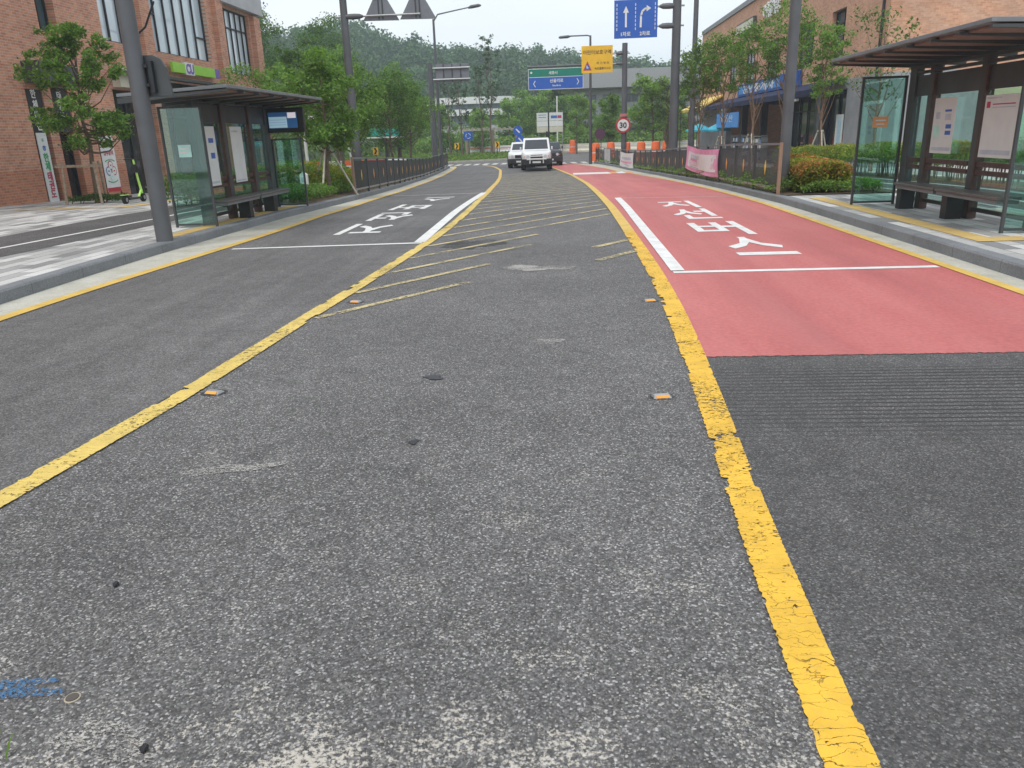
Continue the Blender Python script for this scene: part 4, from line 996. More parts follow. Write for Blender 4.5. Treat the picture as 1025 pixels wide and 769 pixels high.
    # thin post behind the fence
    t = pole('thin_post', 'thin dark post behind the right fence between two orange boards', 'post', 6.9, 52, 2.9, .05, .04, mat='steel')
    # G: mast with yellow school zone sign, overhead direction sign, 30 limit
    x, y = 4.45, 56.0; zb = g(y)+.13
    t = pole('sign_mast', 'grey mast with the yellow school sign and the round 30 sign', 'mast', x, y, 7.65, .19, .18)
    for z in (5.72, 6.35):
        MB().tube([(x+.35, y-.03, z), (3.5, y-.03, z)], .045, 10).build('arm', M['galv'], t)
        MB().tube([(x-.1, y-.03, z), (x-.3, y-.03, z), (x-.5, y-.03, z), (x-.6, y-.03, z)], [.08, .11, .1, .04], 12).build('clamp', M['pole'], t, smooth=True)
    MB().tube([(x, y+.1, 5.75), (-2.05, y+.1, 5.72)], [.085, .065], 10).build('long_arm', M['pole'], t, smooth=True)
    st = thing('school_zone_sign', 'yellow school zone sign with a small blue triangle', 'sign', (2.6, y, 5.9))
    x0, x1, z0, z1 = 1.57, 3.64, 5.20, 6.88; yy = y-.12
    MB().box(x0, x1, yy, yy+.04, z0, z1).build('plate', M['yel_sign'], st); yf = yy-.006
    text_mesh('어린이보호구역', .30, (2.6, yf, 6.48), '-Y', M['black'], st, bold=.01, sx=.98)
    text_mesh('여 기 부 터', .19, (2.98, yf, 5.80), '-Y', M['black'], st, bold=.01); text_mesh('속도를줄이시오', .17, (2.98, yf, 5.47), '-Y', M['black'], st, bold=.01)
    MB().prism([(1.68, yf, 5.36), (2.24, yf, 5.36), (1.96, yf, 5.94)], (0, .004, 0)).build('triangle', M['red_sign'], st)
    MB().prism([(1.76, yf-.004, 5.42), (2.16, yf-.004, 5.42), (1.96, yf-.004, 5.84)], (0, .003, 0)).build('triangle_field', M['blue_sign'], st)
    mb = MB(); mb.disc((1.93, yf-.007, 5.64), (0, 1, 0), .035, .003, 12); mb.box(1.90, 1.96, yf-.009, yf-.006, 5.48, 5.61); mb.box(1.98, 2.02, yf-.009, yf-.006, 5.48, 5.57); mb.build('children_symbol', M['white'], st)
    st = thing('direction_sign', 'blue and green overhead direction sign with white chevrons', 'sign', (0, y, 5)); yy = y-.02; yf = yy-.008
    MB().box(-2.03, 1.68, yy, yy+.04, 4.27, 5.06).build('lower_plate', M['blue_sign'], st); MB().box(-2.03, 1.68, yy, yy+.04, 5.064, 5.60).build('upper_plate', M['green_sign'], st)
    mb = MB()
    mb.box(-2.03, 1.68, yf+.004, yf+.008, 5.045, 5.075); mb.box(-2.03, 1.68, yf+.004, yf+.008, 4.27, 4.30); mb.box(-2.03, 1.68, yf+.004, yf+.008, 5.57, 5.60); mb.box(-2.03, -2.0, yf, yf+.0039, 4.27, 5.60); mb.box(1.65, 1.68, yf, yf+.0039, 4.27, 5.60)
    mb.build('border', M['white'], st)
    text_mesh('〈', .42, (-1.62, yf, 4.65), '-Y', M['white'], st, bold=.02); text_mesh('〉', .42, (1.32, yf, 4.72), '-Y', M['white'], st, bold=.02)
    text_mesh('산울리로', .25, (-.12, yf, 4.82), '-Y', M['white'], st, bold=.02); text_mesh('Sanulli-ro', .15, (-.12, yf, 4.52), '-Y', M['white'], st, bold=.02)
    text_mesh('세종시', .22, (-.35, yf, 5.32), '-Y', M['white'], st, bold=.02); MB().disc((-1.82, yf, 5.36), (0, 1, 0), .07, .004, 14).build('badge', M['white'], st)
    st = thing('speed_limit_sign', 'round red ringed speed limit sign reading 30', 'sign', (4.37, y-.22, 1.8)); c = (4.37, y-.25, 1.80)
    MB().disc((c[0], c[1]+.01, c[2]), (0, 1, 0), .50, .02, 36).build('ring', M['red_sign'], st); MB().disc((c[0], c[1]-.006, c[2]), (0, 1, 0), .385, .008, 36).build('face', M['white'], st)
    text_mesh('30', .50, (c[0], c[1]-.014, c[2]), '-Y', M['black'], st, bold=.03)
    MB().box(4.15, 4.6, y-.235, y-.2, 2.36, 2.55).build('upper_plate', plain('faded_red_plate', (.55, .18, .18)), st)
    # H: lamp with left arm
    x, y = 2.26, 58.5
    t = pole('street_lamp', 'street lamp with a thin arm reaching left above the yellow sign', 'street lamp', x, y, 8.6, .12, .07, zb=0)
    z = g(y)+8.55
    MB().tube([(x, y, z), (x-.2, y, z+.06), (x-1.5, y, z+.06)], .045, 8).build('arm', M['pole'], t)
    MB().tube([(x-1.4, y, z+.05), (x-1.55, y, z+.03), (x-2.1, y, z+.0), (x-2.2, y, z)], [.05, .10, .09, .04], 10).build('lamp_head', M['pole'], t, smooth=True)
    t = pole('round_sign', 'small dark round sign seen behind the lamp by the right fence', 'sign', 3.4, 66, 2.6, .035, .03, zb=0, mat='steel')
    MB().disc((3.3, 65.9, 1.25), (0, 1, 0), .42, .03, 24).build('disc', plain('dark_purple_sign', (.09, .03, .07)), t)
    # roundabout: arrow signs, chevrons, boards
    t = pole('roundabout_sign', 'square blue roundabout sign on the grass island', 'sign', -9.45, 84, 2.7, .035, .03, zb=0, mat='steel')
    MB().box(-9.9, -9.0, 83.9, 83.94, .98, 1.86).build('plate', M['blue_sign'], t)
    mb = MB()
    for k in range(3):
        a0 = k*2.094+.3
        for j in range(4):
            a = a0+j*.35; mb.obox((-9.45+.24*math.cos(a), 83.885, 1.42+.24*math.sin(a)), (.05*math.sin(a), 0, -.05*math.cos(a)), (0, .004, 0), (.03*math.cos(a), 0, .03*math.sin(a)))
    mb.build('arrow_ring', M['white'], t)
    t = pole('roundabout_sign', 'two stacked round blue arrow signs behind the white cars', 'sign', -3.6, 72, 3.0, .04, .035, zb=0, mat='steel')
    for cx, cz in ((-3.65, 1.72), (-3.45, .95)):
        d = MB().disc((cx, 71.9, cz), (0, 1, 0), .42, .03, 24).build('disc', M['blue_sign'], t)
        MB().obox((cx, 71.875, cz), (.16, 0, -.16), (0, .004, 0), (.04, 0, .04)).build('arrow', M['white'], d)
    for i, (px, py) in enumerate(((-10.2, 80), (-6.15, 80), (-15.2, 66))):
        lab = ['yellow and black chevron post at the left of the grass island', 'yellow and black chevron post on the grass left of the white cars', 'yellow and black chevron post in front of the green canopy'][i]
        t = pole('chevron_post', lab, 'sign', px, py, 1.7, .04, .035, zb=0, mat='steel', group='chevron posts round the junction')
        MB().box(px-.22, px+.22, py-.1, py-.06, g(py)+1.0, g(py)+1.6).build('plate', M['yel_sign'], t)
        MB().prism([(px-.14, py-.105, g(py)+1.05), (px+.02, py-.105, g(py)+1.05), (px+.16, py-.105, g(py)+1.3), (px+.02, py-.105, g(py)+1.55), (px-.14, py-.105, g(py)+1.55), (px+.0, py-.105, g(py)+1.3)], (0, .004, 0)).build('chevron', M['black'], t)
    t = thing('notice_board', 'pair of pale notice boards on posts behind the white cars', 'sign', (-1, 92, -.8)); y = 92
    for x0, x1 in ((-2.5, -1.25), (-1.1, .45)):
        for j, (z0, z1, m) in enumerate(((2.75, 3.62, 'poster'), (2.15, 2.72, 'white'), (1.52, 2.12, 'cream'))): MB().box(x0, x1, y, y+.06, z0, z1).build('panel', M[m], t)
    mb = MB()
    for z in (3.1, 3.35): mb.box(-2.3, -1.45, y-.006, y-.001, z, z+.06)
    mb.box(-.9, -.2, y-.006, y-.001, 3.0, 3.3); mb.build('print', M['blue_print'], t); MB().box(-.15, .3, y-.006, y-.001, 3.0, 3.3).build('print', M['red_print'], t)
    for xx in (-2.3, .4): MB().tube([(xx, y+.1, -.8), (xx, y+.1, 3.7)], .05, 8).build('leg', M['galv'], t)
    t = pole('signal_post', 'thin black signal post standing in front of the pale notice boards', 'post', -1.05, 84, 4.4, .07, .06, zb=0, mat='black')
    MB().box(-1.35, -.95, 83.8, 84.1, 1.1, 1.6).build('control_box', M['black'], t)
    t = pole('white_post', 'thin white post rising above the pale notice boards', 'post', -.2, 98, 6.4, .09, .07, zb=0, mat='white')
poles()

# ================================================================== FENCES
def fence(label, xf, y0, y1, h, inner, plates, pale=()):
    """dark vertical bar fence; one child per panel and post; plates = yellow reflector per panel"""
    r = thing('railing_fence', label, 'fence', (xf(y0), y0, g(y0)+.13)); L = 2.0; y = y0; k = 0
    while y < y1-.2:
        ya, yb = y, min(y+L, y1); A = Vector((xf(ya), ya, g(ya)+.13)); B = Vector((xf(yb), yb, g(yb)+.13)); d = B-A
        nrm = Vector((-d.y, d.x, 0)).normalized()*inner
        mb = MB()
        far = ya > 34
        nb = 18 if far else 30
        for i in range(1, nb):
            p = A+d*(i/nb); mb.obox(p+Vector((0, 0, .16+(h-.24)/2)), d.normalized()*(.022 if far else .012), nrm*.004, (0, 0, (h-.24)/2))
        if k in pale:
            mb2 = MB(); mb2.obox(A+d*.5+Vector((0, 0, h/2)), d*.46, nrm*.02, (0, 0, h*.46)); mb2.build('panel', M['pale_conc'], r)
        else: mb.build('panel', M['steel'], r)
        MB().bar(A+Vector((0, 0, .13)), B+Vector((0, 0, .13)), .03, .045).build('bottom_rail', M['galv'] if k > 0 else M['galv'], r)
        MB().bar(A+Vector((0, 0, h)), B+Vector((0, 0, h)), .05, .045).build('top_rail', M['steel_edge'], r)
        if plates(k):
            c = A+d*.5+Vector((0, 0, h*.52))-nrm*.022
            mb = MB(); u = d.normalized(); mb.prism([c+u*.0+Vector((0, 0, .15)), c+u*.06, c-Vector((0, 0, .15)), c-u*.06], -nrm*.008)
            mb.build('reflector', M['amber'] if k % 5 else M['yel_plate'], r)
        P = A; MB().box(P.x-.03, P.x+.03, P.y-.03, P.y+.03, P.z, P.z+h+.03).build('post', M['steel'] if k else plain('bronze_post', (.30, .19, .13), .5), r)
        y += L; k += 1
    P = B; MB().box(P.x-.03, P.x+.03, P.y-.03, P.y+.03, P.z, P.z+h+.03).build('post', M['steel'], r)
    return r
fxL = lambda y: kerbL(y)-.10
fxR = lambda y: kerbR(y)+.10
fence('long dark bar fence with yellow reflectors along the left lane', fxL, 21.8, 59, .98, 1, lambda k: True)
fence('long dark bar fence with two banners along the right lane', fxR, 16.5, 59.5, 1.0, -1, lambda k: k not in (3, 4), pale=(19,))
def banner_cloth(name, label, y0, y1, z0, z1, mat, prints):
    xm = fxR((y0+y1)/2)-.07; t = thing(name, label, 'banner', (xm, y0, z0)); n = 14; mb = MB(); vs = []
    for th in (0, .012):
        for j in range(9):
            for i in range(n+1):
                u = i/n; v = j/8; sag = .07*math.sin(math.pi*u)*(1 if 1 else 0); y = y0+(y1-y0)*u
                vs.append((fxR(y)-.07-.03*math.sin(u*9+v*3)-th, y, z0+(z1-z0)*v-sag))
    w = n+1; off = 9*w
    fs = [(j*w+i, j*w+i+1, (j+1)*w+i+1, (j+1)*w+i) for j in range(8) for i in range(n)]; fs += [tuple(off+q for q in reversed(f)) for f in fs]
    mb.add(vs, fs).build('cloth', M[mat], t, smooth=True)
    for (u0, u1, v0, v1, m) in prints:
        mb = MB(); vs = []; k = 10
        for i in range(k+1):
            u = u0+(u1-u0)*i/k; y = y0+(y1-y0)*u
            for v in (v0, v1): vs.append((fxR(y)-.07-.03*math.sin(u*9+v*3)-.022, y, z0+(z1-z0)*v-.07*math.sin(math.pi*u)))
        mb.add(vs, [(2*i, 2*i+2, 2*i+3, 2*i+1) for i in range(k)]).build('print', M[m], t)
banner_cloth('fence_banner', 'large pink and white cloth banner tied on the right fence', 22.3, 28.3, .17, .92, 'pink',
             [(.04, .90, .16, .80, 'white'), (.15, .80, .56, .70, 'pale_grey'), (.12, .55, .28, .48, 'pale_pink'), (.58, .86, .28, .46, 'pale_pink'), (.2, .8, .18, .22, 'pale_grey')])
banner_cloth('fence_banner', 'small white cloth banner on the far end of the right fence', 46.5, 51.0, -.62, .22, 'white', [(.1, .9, .30, .42, 'pink'), (.2, .85, .55, .72, 'pale_grey'), (.2, .6, .15, .22, 'pale_pink')])

# ================================================================== VEGETATION
def box_leaves(n, x0, x1, y0, y1, z1f, seed, zlow=.05, clump=.35):
    rng = np.random.default_rng(seed); ny = rng.uniform(y0, y1, n); u = rng.uniform(0, 1, n)
    fx0 = np.array([x0(v) if callable(x0) else x0 for v in ny]); fx1 = np.array([x1(v) if callable(x1) else x1 for v in ny])
    x = fx0+(fx1-fx0)*u; gz = np.array([g(v) for v in ny])+.13
    wob = .5+.5*np.sin(ny*3.1+x*2.3+seed)*np.sin(ny*1.27+seed*2+x*4.1)
    ht = z1f*(1-clump+clump*wob)*(1-.35*np.abs(2*u-1)**4)
    z = gz+zlow+(ht-zlow)*rng.uniform(0, 1, n)**.55
    return np.stack([x, ny, z], 1)
def hedge(label, x0, x1, y0, y1, h, n, size, mat, seed, stems=0, clump=.3, group=None, zlow=.05, mix=None):
    xm = (x0((y0+y1)/2)+x1((y0+y1)/2))/2 if callable(x0) else (x0+x1)/2
    t = thing('hedge', label, 'hedge', (xm, (y0+y1)/2, g((y0+y1)/2)+.13), group); rng = np.random.default_rng(seed)
    P = box_leaves(n, x0, x1, y0, y1, h, seed, zlow, clump); fast_mesh('foliage', leaves(P, size, rng), n, M[mat], t)
    if mix:
        m2, n2, lo = mix; P = box_leaves(n2, x0, x1, y0, y1, h*1.08, seed+1, h*lo, clump); fast_mesh('foliage', leaves(P, size, rng), n2, M[m2], t)
    mb = MB(); rnd = random.Random(seed)
    for i in range(max(6, stems)):
        y = rnd.uniform(y0, y1); xa = x0(y) if callable(x0) else x0; xb = x1(y) if callable(x1) else x1; x = rnd.uniform(xa+.05*(xb-xa), xb-.05*(xb-xa)); z = g(y)+.13
        mb.tube([(x, y, z), (x+rnd.uniform(-.06, .06), y+rnd.uniform(-.06, .06), z+h*.4), (x+rnd.uniform(-.1, .1), y+rnd.uniform(-.1, .1), z+h*.8)], [.014, .01, .004], 5)
    o = mb.build('woody_stems', M['bark'], t); o['kind'] = 'stuff'
def vegetation():
    # right side
    hedge('low mixed shrub mass with orange tips beside the right fence end', 4.85, 5.95, 16.5, 18.7, .76, 15000, .06, 'leaf_yel', 11, 20, .3, mix=('leaf_or', 9000, .45))
    hedge('low green ground shrubs in front of the orange tipped mass', 4.9, 6.5, 16.3, 17.2, .34, 4500, .055, 'leaf_light', 12, 8, .4)
    hedge('long clipped hedge with bare lower stems behind the right cycle path', 8.75, 9.75, 9.5, 34, .92, 42000, .065, 'leaf', 13, 260, .12, zlow=.36, mix=('leaf_yel', 20000, .6))
    hedge('green shrubs growing through the foot of the right fence', lambda y: kerbR(y)+.03, lambda y: kerbR(y)+.8, 16.6, 38, .50, 24000, .05, 'leaf', 14, 60, .6)
    hedge('distant green shrubs at the foot of the far right fence', lambda y: kerbR(y)+.03, lambda y: kerbR(y)+.9, 38, 58.5, .42, 9000, .08, 'leaf_light', 15, 20, .6)
    # left side
    hedge('low dark green shrubs around the staked tree behind the left shelter', lambda y: kerbL(y)-2.9, lambda y: kerbL(y)-.35, 18.2, 21.0, .45, 15000, .055, 'leaf', 16, 25, .25)
    hedge('yellow green bushy hedge behind the left shelter', -8.9, -6.3, 21.2, 24.5, .95, 20000, .06, 'leaf_yel', 17, 40, .3, mix=('leaf', 9000, .1))
    hedge('green shrubs behind the left fence', lambda y: kerbL(y)-1.6, lambda y: kerbL(y)-.42, 21.2, 44, .55, 22000, .065, 'leaf', 18, 40, .5)
    hedge('dark hedge seen through the far glass of the left shelter', -9.6, -7.0, 17.9, 21.0, .85, 16000, .06, 'leaf_dark', 19, 30, .2)
    # street tree in front of the brick building
    def stakes(x, y, z, r, h, mat, label, n=3, bar=True):
        t = thing('tree_stake', label, 'tree stake', (x, y, z)); 
        for k in range(n):
            a = 2*math.pi*k/n+.5; MB().tube([(x+r*math.cos(a), y+r*math.sin(a), z-.02), (x+.10*math.cos(a), y+.10*math.sin(a), z+h)], .026, 7).build('stake', M[mat], t)
        if bar: MB().tube([(x+.12*math.cos(k), y+.12*math.sin(k), z+h-.08) for k in [i*.7 for i in range(10)]], .02, 6).build('tie', M['bark'], t)
        return t
    def tree(label, x, y, H, z0, cr, tr, n, ls, seed, leaf, bark='bark', zb=.13, group=None, **kw):
        z = g(y)+zb; t = thing('street_tree' if y < 45 else 'tree', label, 'tree', (x, y, z), group)
        tree_meshes(t, (x, y, z-.02), H, z0, cr, tr, n, ls, seed, M[leaf], M[bark], **kw); return t
    tree('young maple tree in front of the brick building on the left', -12.85, 21.3, 4.45, 1.1, 1.3, .07, 11000, .105, 21, 'leaf', nb=34, cl=.18, lean=(.1, 0))
    t = thing('tree_stake', 'timber frame of stakes holding the young tree by the brick building', 'tree stake', (-12.9, 20.9, .1))
    z = g(21)+.12
    for (x, y) in ((-13.45, 20.8), (-12.45, 20.8), (-12.95, 21.9)): MB().tube([(x, y, z), (x*.88-12.95*.12, y*.88+21.2*.12, z+1.12)], .035, 7).build('stake', M['stake'], t)
    MB().bar((-13.6, 20.86, z+1.02), (-12.3, 20.86, z+1.02), .07, .07).build('crossbar', M['stake'], t)
    hedge('tuft of low plants at the foot of the maple tree', -13.7, -12.3, 21.1, 22.0, .28, 1500, .07, 'leaf_dark', 31, 6, .5)
    # staked tree behind left shelter
    tree('bushy young tree on three stakes behind the left shelter', -6.25, 21.3, 3.55, 1.25, 1.15, .06, 7500, .10, 22, 'leaf', nb=20, cl=.25)
    stakes(-6.25, 21.3, g(21.3)+.13, .75, 1.25, 'stake_pale', 'three pale stakes holding the bushy tree behind the left shelter')
    for i, (x, y, H, cr, s, lf, lab) in enumerate(((-7.9, 30.5, 4.3, 1.75, 23, 'leaf', 'round leafy tree rising behind the near part of the left fence'), (-9.6, 34.5, 4.9, 1.9, 24, 'leaf', 'full crowned tree behind the left sign mast'),
                                  (-8.6, 41, 5.0, 1.9, 25, 'leaf_dark', 'dark leafy tree behind the middle of the left fence'), (-9.0, 48.5, 5.3, 2.1, 26, 'leaf', 'tree in front of the far street lamp'), (-13, 44, 6.6, 2.6, 27, 'leaf', 'taller tree standing back from the left fence'),
                                  (-12.5, 33.5, 4.8, 1.9, 28, 'leaf_light', 'pale green tree just past the brick building'))):
        tree(lab, x, y, H*.97, H*.47, cr*.86, .07, 7600, .105, s, lf, nb=26, cl=.24)
    tree('thin tree rising behind the far corner of the left brick building', -12.6, 38.6, 6.0, 2.6, 1.3, .06, 2600, .15, 29, 'leaf_dark', nb=14, cl=.25)
    for i, (x, y, H, cr, lab) in enumerate(((-25, 66, 12.3, 3.8, 'big dark tree nearest the brick building corner'), (-21.0, 72, 12.0, 3.6, 'big dark tree to the right of the corner tree'), (-30, 78, 14, 4.5, 'big dark tree half hidden by the brick building'), (-17.5, 64, 8.4, 3.2, 'mid sized green tree below the wooded hill on the left'), (-14.0, 70, 7.2, 3.0, 'spreading green tree left of the green canopy'))):
        tree(lab, x, y, H, H*.2, cr, .2, 17000, .20, 40+i, 'leaf_dark' if i < 3 else 'leaf', zb=0, nb=22, cl=.30, fork=.2)
    # trees in front of the right shop: low forks, reddish stems
    for i, (x, y, H, cr, s, lab) in enumerate(((6.25, 36.5, 5.3, 1.15, 50, 'shop side tree nearest the slender mast, thin reddish stems'), (7.1, 36, 5.5, 1.4, 51, 'leafy tree second from the slender mast before the shop'), (7.8, 33.5, 5.6, 1.35, 52, 'dense leafy tree left of the thick right mast'),
                                     (8.9, 33, 6.2, 1.6, 53, 'tall leafy tree right behind the thick right mast'), (9.95, 31.5, 5.1, 1.0, 54, 'bright green tree right of the thick right mast'))):
        tree(lab, x, y, H*1.0, H*(.68 if i < 4 else .6), cr*.9, .05, 4300, .10, s, 'leaf' if i != 4 else 'leaf_light', 'bark_red', nb=20, cl=.25, fork=.34, upright=.8, group='trees planted in front of the right shop')
        if i in (1, 2, 4): stakes(x, y, g(y)+.13, .6, 1.5, 'stake_pale', ['', 'pale stakes round the second tree before the shop', 'pale stakes round the dense tree left of the right mast', '', 'pale stakes round the bright tree right of the right mast'][i])
    tree('thin budding tree with sparse leaves beside the upper shop window', 11.0, 29.0, 5.2, 2.4, 1.5, .05, 900, .12, 55, 'leaf_dark', 'bark_red', nb=18, cl=.22, fork=.3, upright=.8)
    # sparse pine
    def pine(label, x, y, H, s, n=2600):
        t = thing('pine_tree', label, 'tree', (x, y, g(y))); rnd = random.Random(s); rng = np.random.default_rng(s); mb = MB(); z = g(y)
        pts = [(x+rnd.uniform(-.07, .07)*k, y, z+H*k/8) for k in range(9)]; mb.tube(pts, [.12*(1-k/9.5) for k in range(9)], 8); cen = []; rr = []
        for k in range(18):
            a = k*2.4; zz = z+H*(.42+.56*k/18); R = H*.17*(1-.6*k/18)*rnd.uniform(.6, 1.2); e = (x+R*math.cos(a), y+R*math.sin(a), zz+R*.35)
            mb.tube([(x, y, zz-.1), ((x+e[0])/2, (y+e[1])/2, zz), e], [.03, .02, .008], 5); cen.append(e); rr.append(.28*rnd.uniform(.7, 1.3)); cen.append(((x+2*e[0])/3, (y+2*e[1])/3, zz+.05)); rr.append(.2)
        mb.build('trunk', M['bark'], t, smooth=True); P = cluster_points(cen, rr, n, rng, .5); fast_mesh('crown', leaves(P, .16, rng, .16), n, M['pine'], t)
    pine('sparse young pine beside the slender mast on the right', 6.9, 43, 5.9, 61)
    pine('second sparse pine just left of the slender mast', 6.05, 46, 4.8, 62, 1800)
    t = thing('conifer', 'small dark cone shaped conifer by the thick sign mast', 'tree', (7.3, 54, g(54)))
    rng = np.random.default_rng(5); n = 2600; hh = rng.uniform(0, 1, n)**1.4; a = rng.uniform(0, 6.28, n); R = .34*(1-hh)**.7*rng.uniform(.5, 1, n)**.5
    P = np.stack([7.3+R*np.cos(a), 54+R*np.sin(a), g(54)+.2+2.1*hh], 1); MB().tube([(7.3, 54, g(54)), (7.3, 54, g(54)+2)], [.05, .01], 7).build('trunk', M['bark'], t); fast_mesh('crown', leaves(P, .11, rng, .3), n, M['pine'], t)
    # behind the right fence, far
    tree('light green round tree left of the thick sign mast', 8.0, 70, 6.3, 2.1, 1.9, .1, 6500, .2, 70, 'leaf_light', zb=0, nb=18, cl=.3)
    tree('slim green tree behind the yellow sign', 4.4, 72, 5.2, 1.5, 1.2, .07, 3600, .18, 71, 'leaf', zb=0, nb=14, cl=.3)
    tree('green tree at the left of the street lamp beyond the junction', 1.9, 88, 6.0, 1.8, 1.5, .08, 3800, .2, 72, 'leaf_light', zb=0, nb=14, cl=.3)
    # tall bare thin trees on the island
    for i, (x, y, H, n, lab) in enumerate(((-7.4, 88, 12.6, 1700, 'very tall thin tree with a sparse tuft at its top'), (-10.4, 86, 8.2, 900, 'thin nearly bare tree on the grass island, left of the tallest one'), (-8.6, 90, 9.4, 900, 'thin nearly bare tree standing between two taller ones'), (-12.2, 90, 9.0, 900, 'bare thin tree at the left edge of the island group'))):
        tree(lab, x, y, H, H*.45, 1.7 if i == 0 else 1.2, .11, n, .2, 80+i, 'pine', zb=0, nb=12, cl=.20, fork=.35)
    # backdrop trees of the roundabout, three builds copied
    protos = []
    spec = [(-18, 84, 0, 1), (-23, 92, 1, 1.05), (-14.5, 100, 2, .95), (-29, 88, 0, 1.1), (-10.5, 104, 1, .9), (-6.5, 106, 0, 1.05), (-3.2, 108, 2, 1.1), (.2, 109, 1, 1.1), (3.6, 104, 0, .95), (7.2, 108, 2, 1.0),
            (11, 104, 1, 1.0), (15.2, 108, 0, 1.1), (19.5, 102, 2, 1.1), (24, 106, 1, 1.2), (-35, 98, 2, 1.3), (-41, 92, 0, 1.3), (-4.8, 116, 1, 1.3), (-1.2, 118, 0, 1.3), (-20, 112, 2, 1.2), (-27, 114, 1, 1.3), (-9.6, 98, 2, .8), (29, 100, 0, 1.2), (5.6, 96, 1, .75), (13, 94, 2, .8)]
    for i, (x, y, k, s) in enumerate(spec):
        lab = 'light green tree in the leafy belt beyond the roundabout'
        if len(protos) <= k or protos[k] is None:
            while len(protos) <= k: protos.append(None)
            protos[k] = tree(lab, x, y, 6.0, .9, 2.2, .1, 5500, .25, 90+k, ['leaf_light', 'leaf', 'leaf_light'][k], zb=0, nb=20, cl=.32, fork=.15, group='leafy belt beyond the roundabout'); protos[k].scale = (s,)*3
        else: dup(protos[k], (x, y, g(y)), i*1.7, s)
    # grass and low growth on the island and verge
    rng = np.random.default_rng(3); n = 26000; P = np.stack([rng.uniform(-30, 0, n), rng.uniform(70.5, 98, n), np.zeros(n)], 1)
    keep = ((P[:, 0]+15)/14.5)**2+((P[:, 1]-85)/14)**2 < 1; P = P[keep]; P[:, 2] = -.8+.10+rng.uniform(0, .22, len(P))
    V = leaves(P, .34, rng, .3, 0); o = fast_mesh('island_grass', V, len(P), M['grassm']); tag(o, 'rough green grass on the roundabout island', 'grass', kind='stuff')
    o = MB(); n = 60
    o.add([(-15+14.8*math.cos(2*math.pi*k/n), 85+14.3*math.sin(2*math.pi*k/n), g(85)+.09) for k in range(n)], [tuple(range(n))])
    struct(o.build('island', M['ground']), 'grassed roundabout island')
    mb = MB(); R0, R1 = 14.8, 15.15; vs = []
    for k in range(n):
        a = 2*math.pi*k/n
        for rr, zz in ((R1, -.02), (R1, .14), (R0, .14), (R0, .05)): vs.append((-15+rr*math.cos(a), 85+rr*.966*math.sin(a), g(85)+zz))
    fs = []
    for k in range(n):
        q = (k+1) % n
        for j in range(3): fs.append((k*4+j, q*4+j, q*4+j+1, k*4+j+1))
    struct(mb.add(vs, fs).build('kerb', M['gutter']), 'pale kerb ring round the grass island')
    rng = np.random.default_rng(13); n = 42000; x = rng.uniform(-60, 45, n); y = rng.uniform(100, 112, n)
    h = 1.1+1.3*(.5+.5*np.sin(x*.55)*np.sin(x*.21+1))+.5*np.sin(x*1.7+y)
    P = np.stack([x, y, -.8+np.abs(h)*rng.uniform(0, 1, n)**.5], 1); o = fast_mesh('undergrowth', leaves(P, .42, rng, .6), n, M['leaf_light']); tag(o, 'light green undergrowth between the trees beyond the junction', 'undergrowth', kind='stuff')
    # verge at the near left bottom corner: a few blades and a dry stalk
    t = thing('grass_tuft', 'few green grass blades poking up at the bottom left', 'grass', (-1.44, 1.50, 0)); mb = MB(); rnd = random.Random(4)
    for k in range(7):
        x, y = -1.47+rnd.uniform(-.05, .02), 1.50+rnd.uniform(-.03, .03); lx, ly = rnd.uniform(-.03, .03), rnd.uniform(-.01, .04); h = rnd.uniform(.05, .13)
        mb.add([(x-.003, y, 0), (x+.003, y, 0), (x+lx*.5+.003, y+ly*.4, h*.6), (x+lx*.5-.003, y+ly*.4, h*.6), (x+lx, y+ly, h)], [(0, 1, 2, 3), (3, 2, 4)])
    mb.build('blade', M['grassm'], t)
vegetation()

# ------------------------------------------------------------------ wooded hill
RIDGE = [(-220, 30), (-130, 33), (-95, 29), (-74, 30), (-64, 29.5), (-50, 24), (-35, 22), (-18, 22), (0, 19), (13, 16.5), (25, 14.5), (44, 13), (70, 12), (110, 16), (220, 20)]
def hill_z(x, y):
    r = interp(RIDGE, x); t = min(1, max(0, (y-150)/110.0)); t = t*t*(3-2*t)
    if y > 275: t *= max(.3, 1-(y-275)/160)
    return -.9+(r+.9)*t+1.2*math.sin(x*.09+y*.05)*t+.8*math.sin(x*.21-y*.11)*t
def hill():
    xs = np.arange(-230, 231, 8.0); ys = np.arange(146, 380, 8.0); vs = [(x, y, hill_z(x, y)) for y in ys for x in xs]; w = len(xs)
    fs = [(j*w+i, j*w+i+1, (j+1)*w+i+1, (j+1)*w+i) for j in range(len(ys)-1) for i in range(w-1)]
    struct(MB().add(vs, fs).build('hill', M['ground'], smooth=True), 'wooded hill behind the junction', 'hill')
    rng = np.random.default_rng(77); pos = []; V = []
    pts = []
    for y in np.arange(158, 286, 5.2):
        for x in np.arange(-150, 100, 5.2):
            xx, yy = x+rng.uniform(-2.2, 2.2), y+rng.uniform(-2.2, 2.2)
            if abs(xx) > yy*.62+8: continue
            pts.append((xx, yy))
    P = []
    for (x, y) in pts:
        r = rng.uniform(2.0, 3.6); h = rng.uniform(3.5, 7.5); n = int(210); z = hill_z(x, y)
        d = rng.normal(size=(n, 3)); d /= np.linalg.norm(d, axis=1)[:, None]; d *= (rng.uniform(0, 1, n)**.4)[:, None]
        lump = 1+.25*np.sin(d[:, 0]*5+x)*np.sin(d[:, 1]*5+y)
        P.append(np.stack([x+d[:, 0]*r*lump, y+d[:, 1]*r*lump, z+h*.55+d[:, 2]*h*.5*lump], 1))
    P = np.concatenate(P); o = fast_mesh('hillside_forest', leaves(P, .92, rng, .7), len(P), M['forest'])
    tag(o, 'dense green forest covering the hill', 'forest', kind='stuff')
hill()

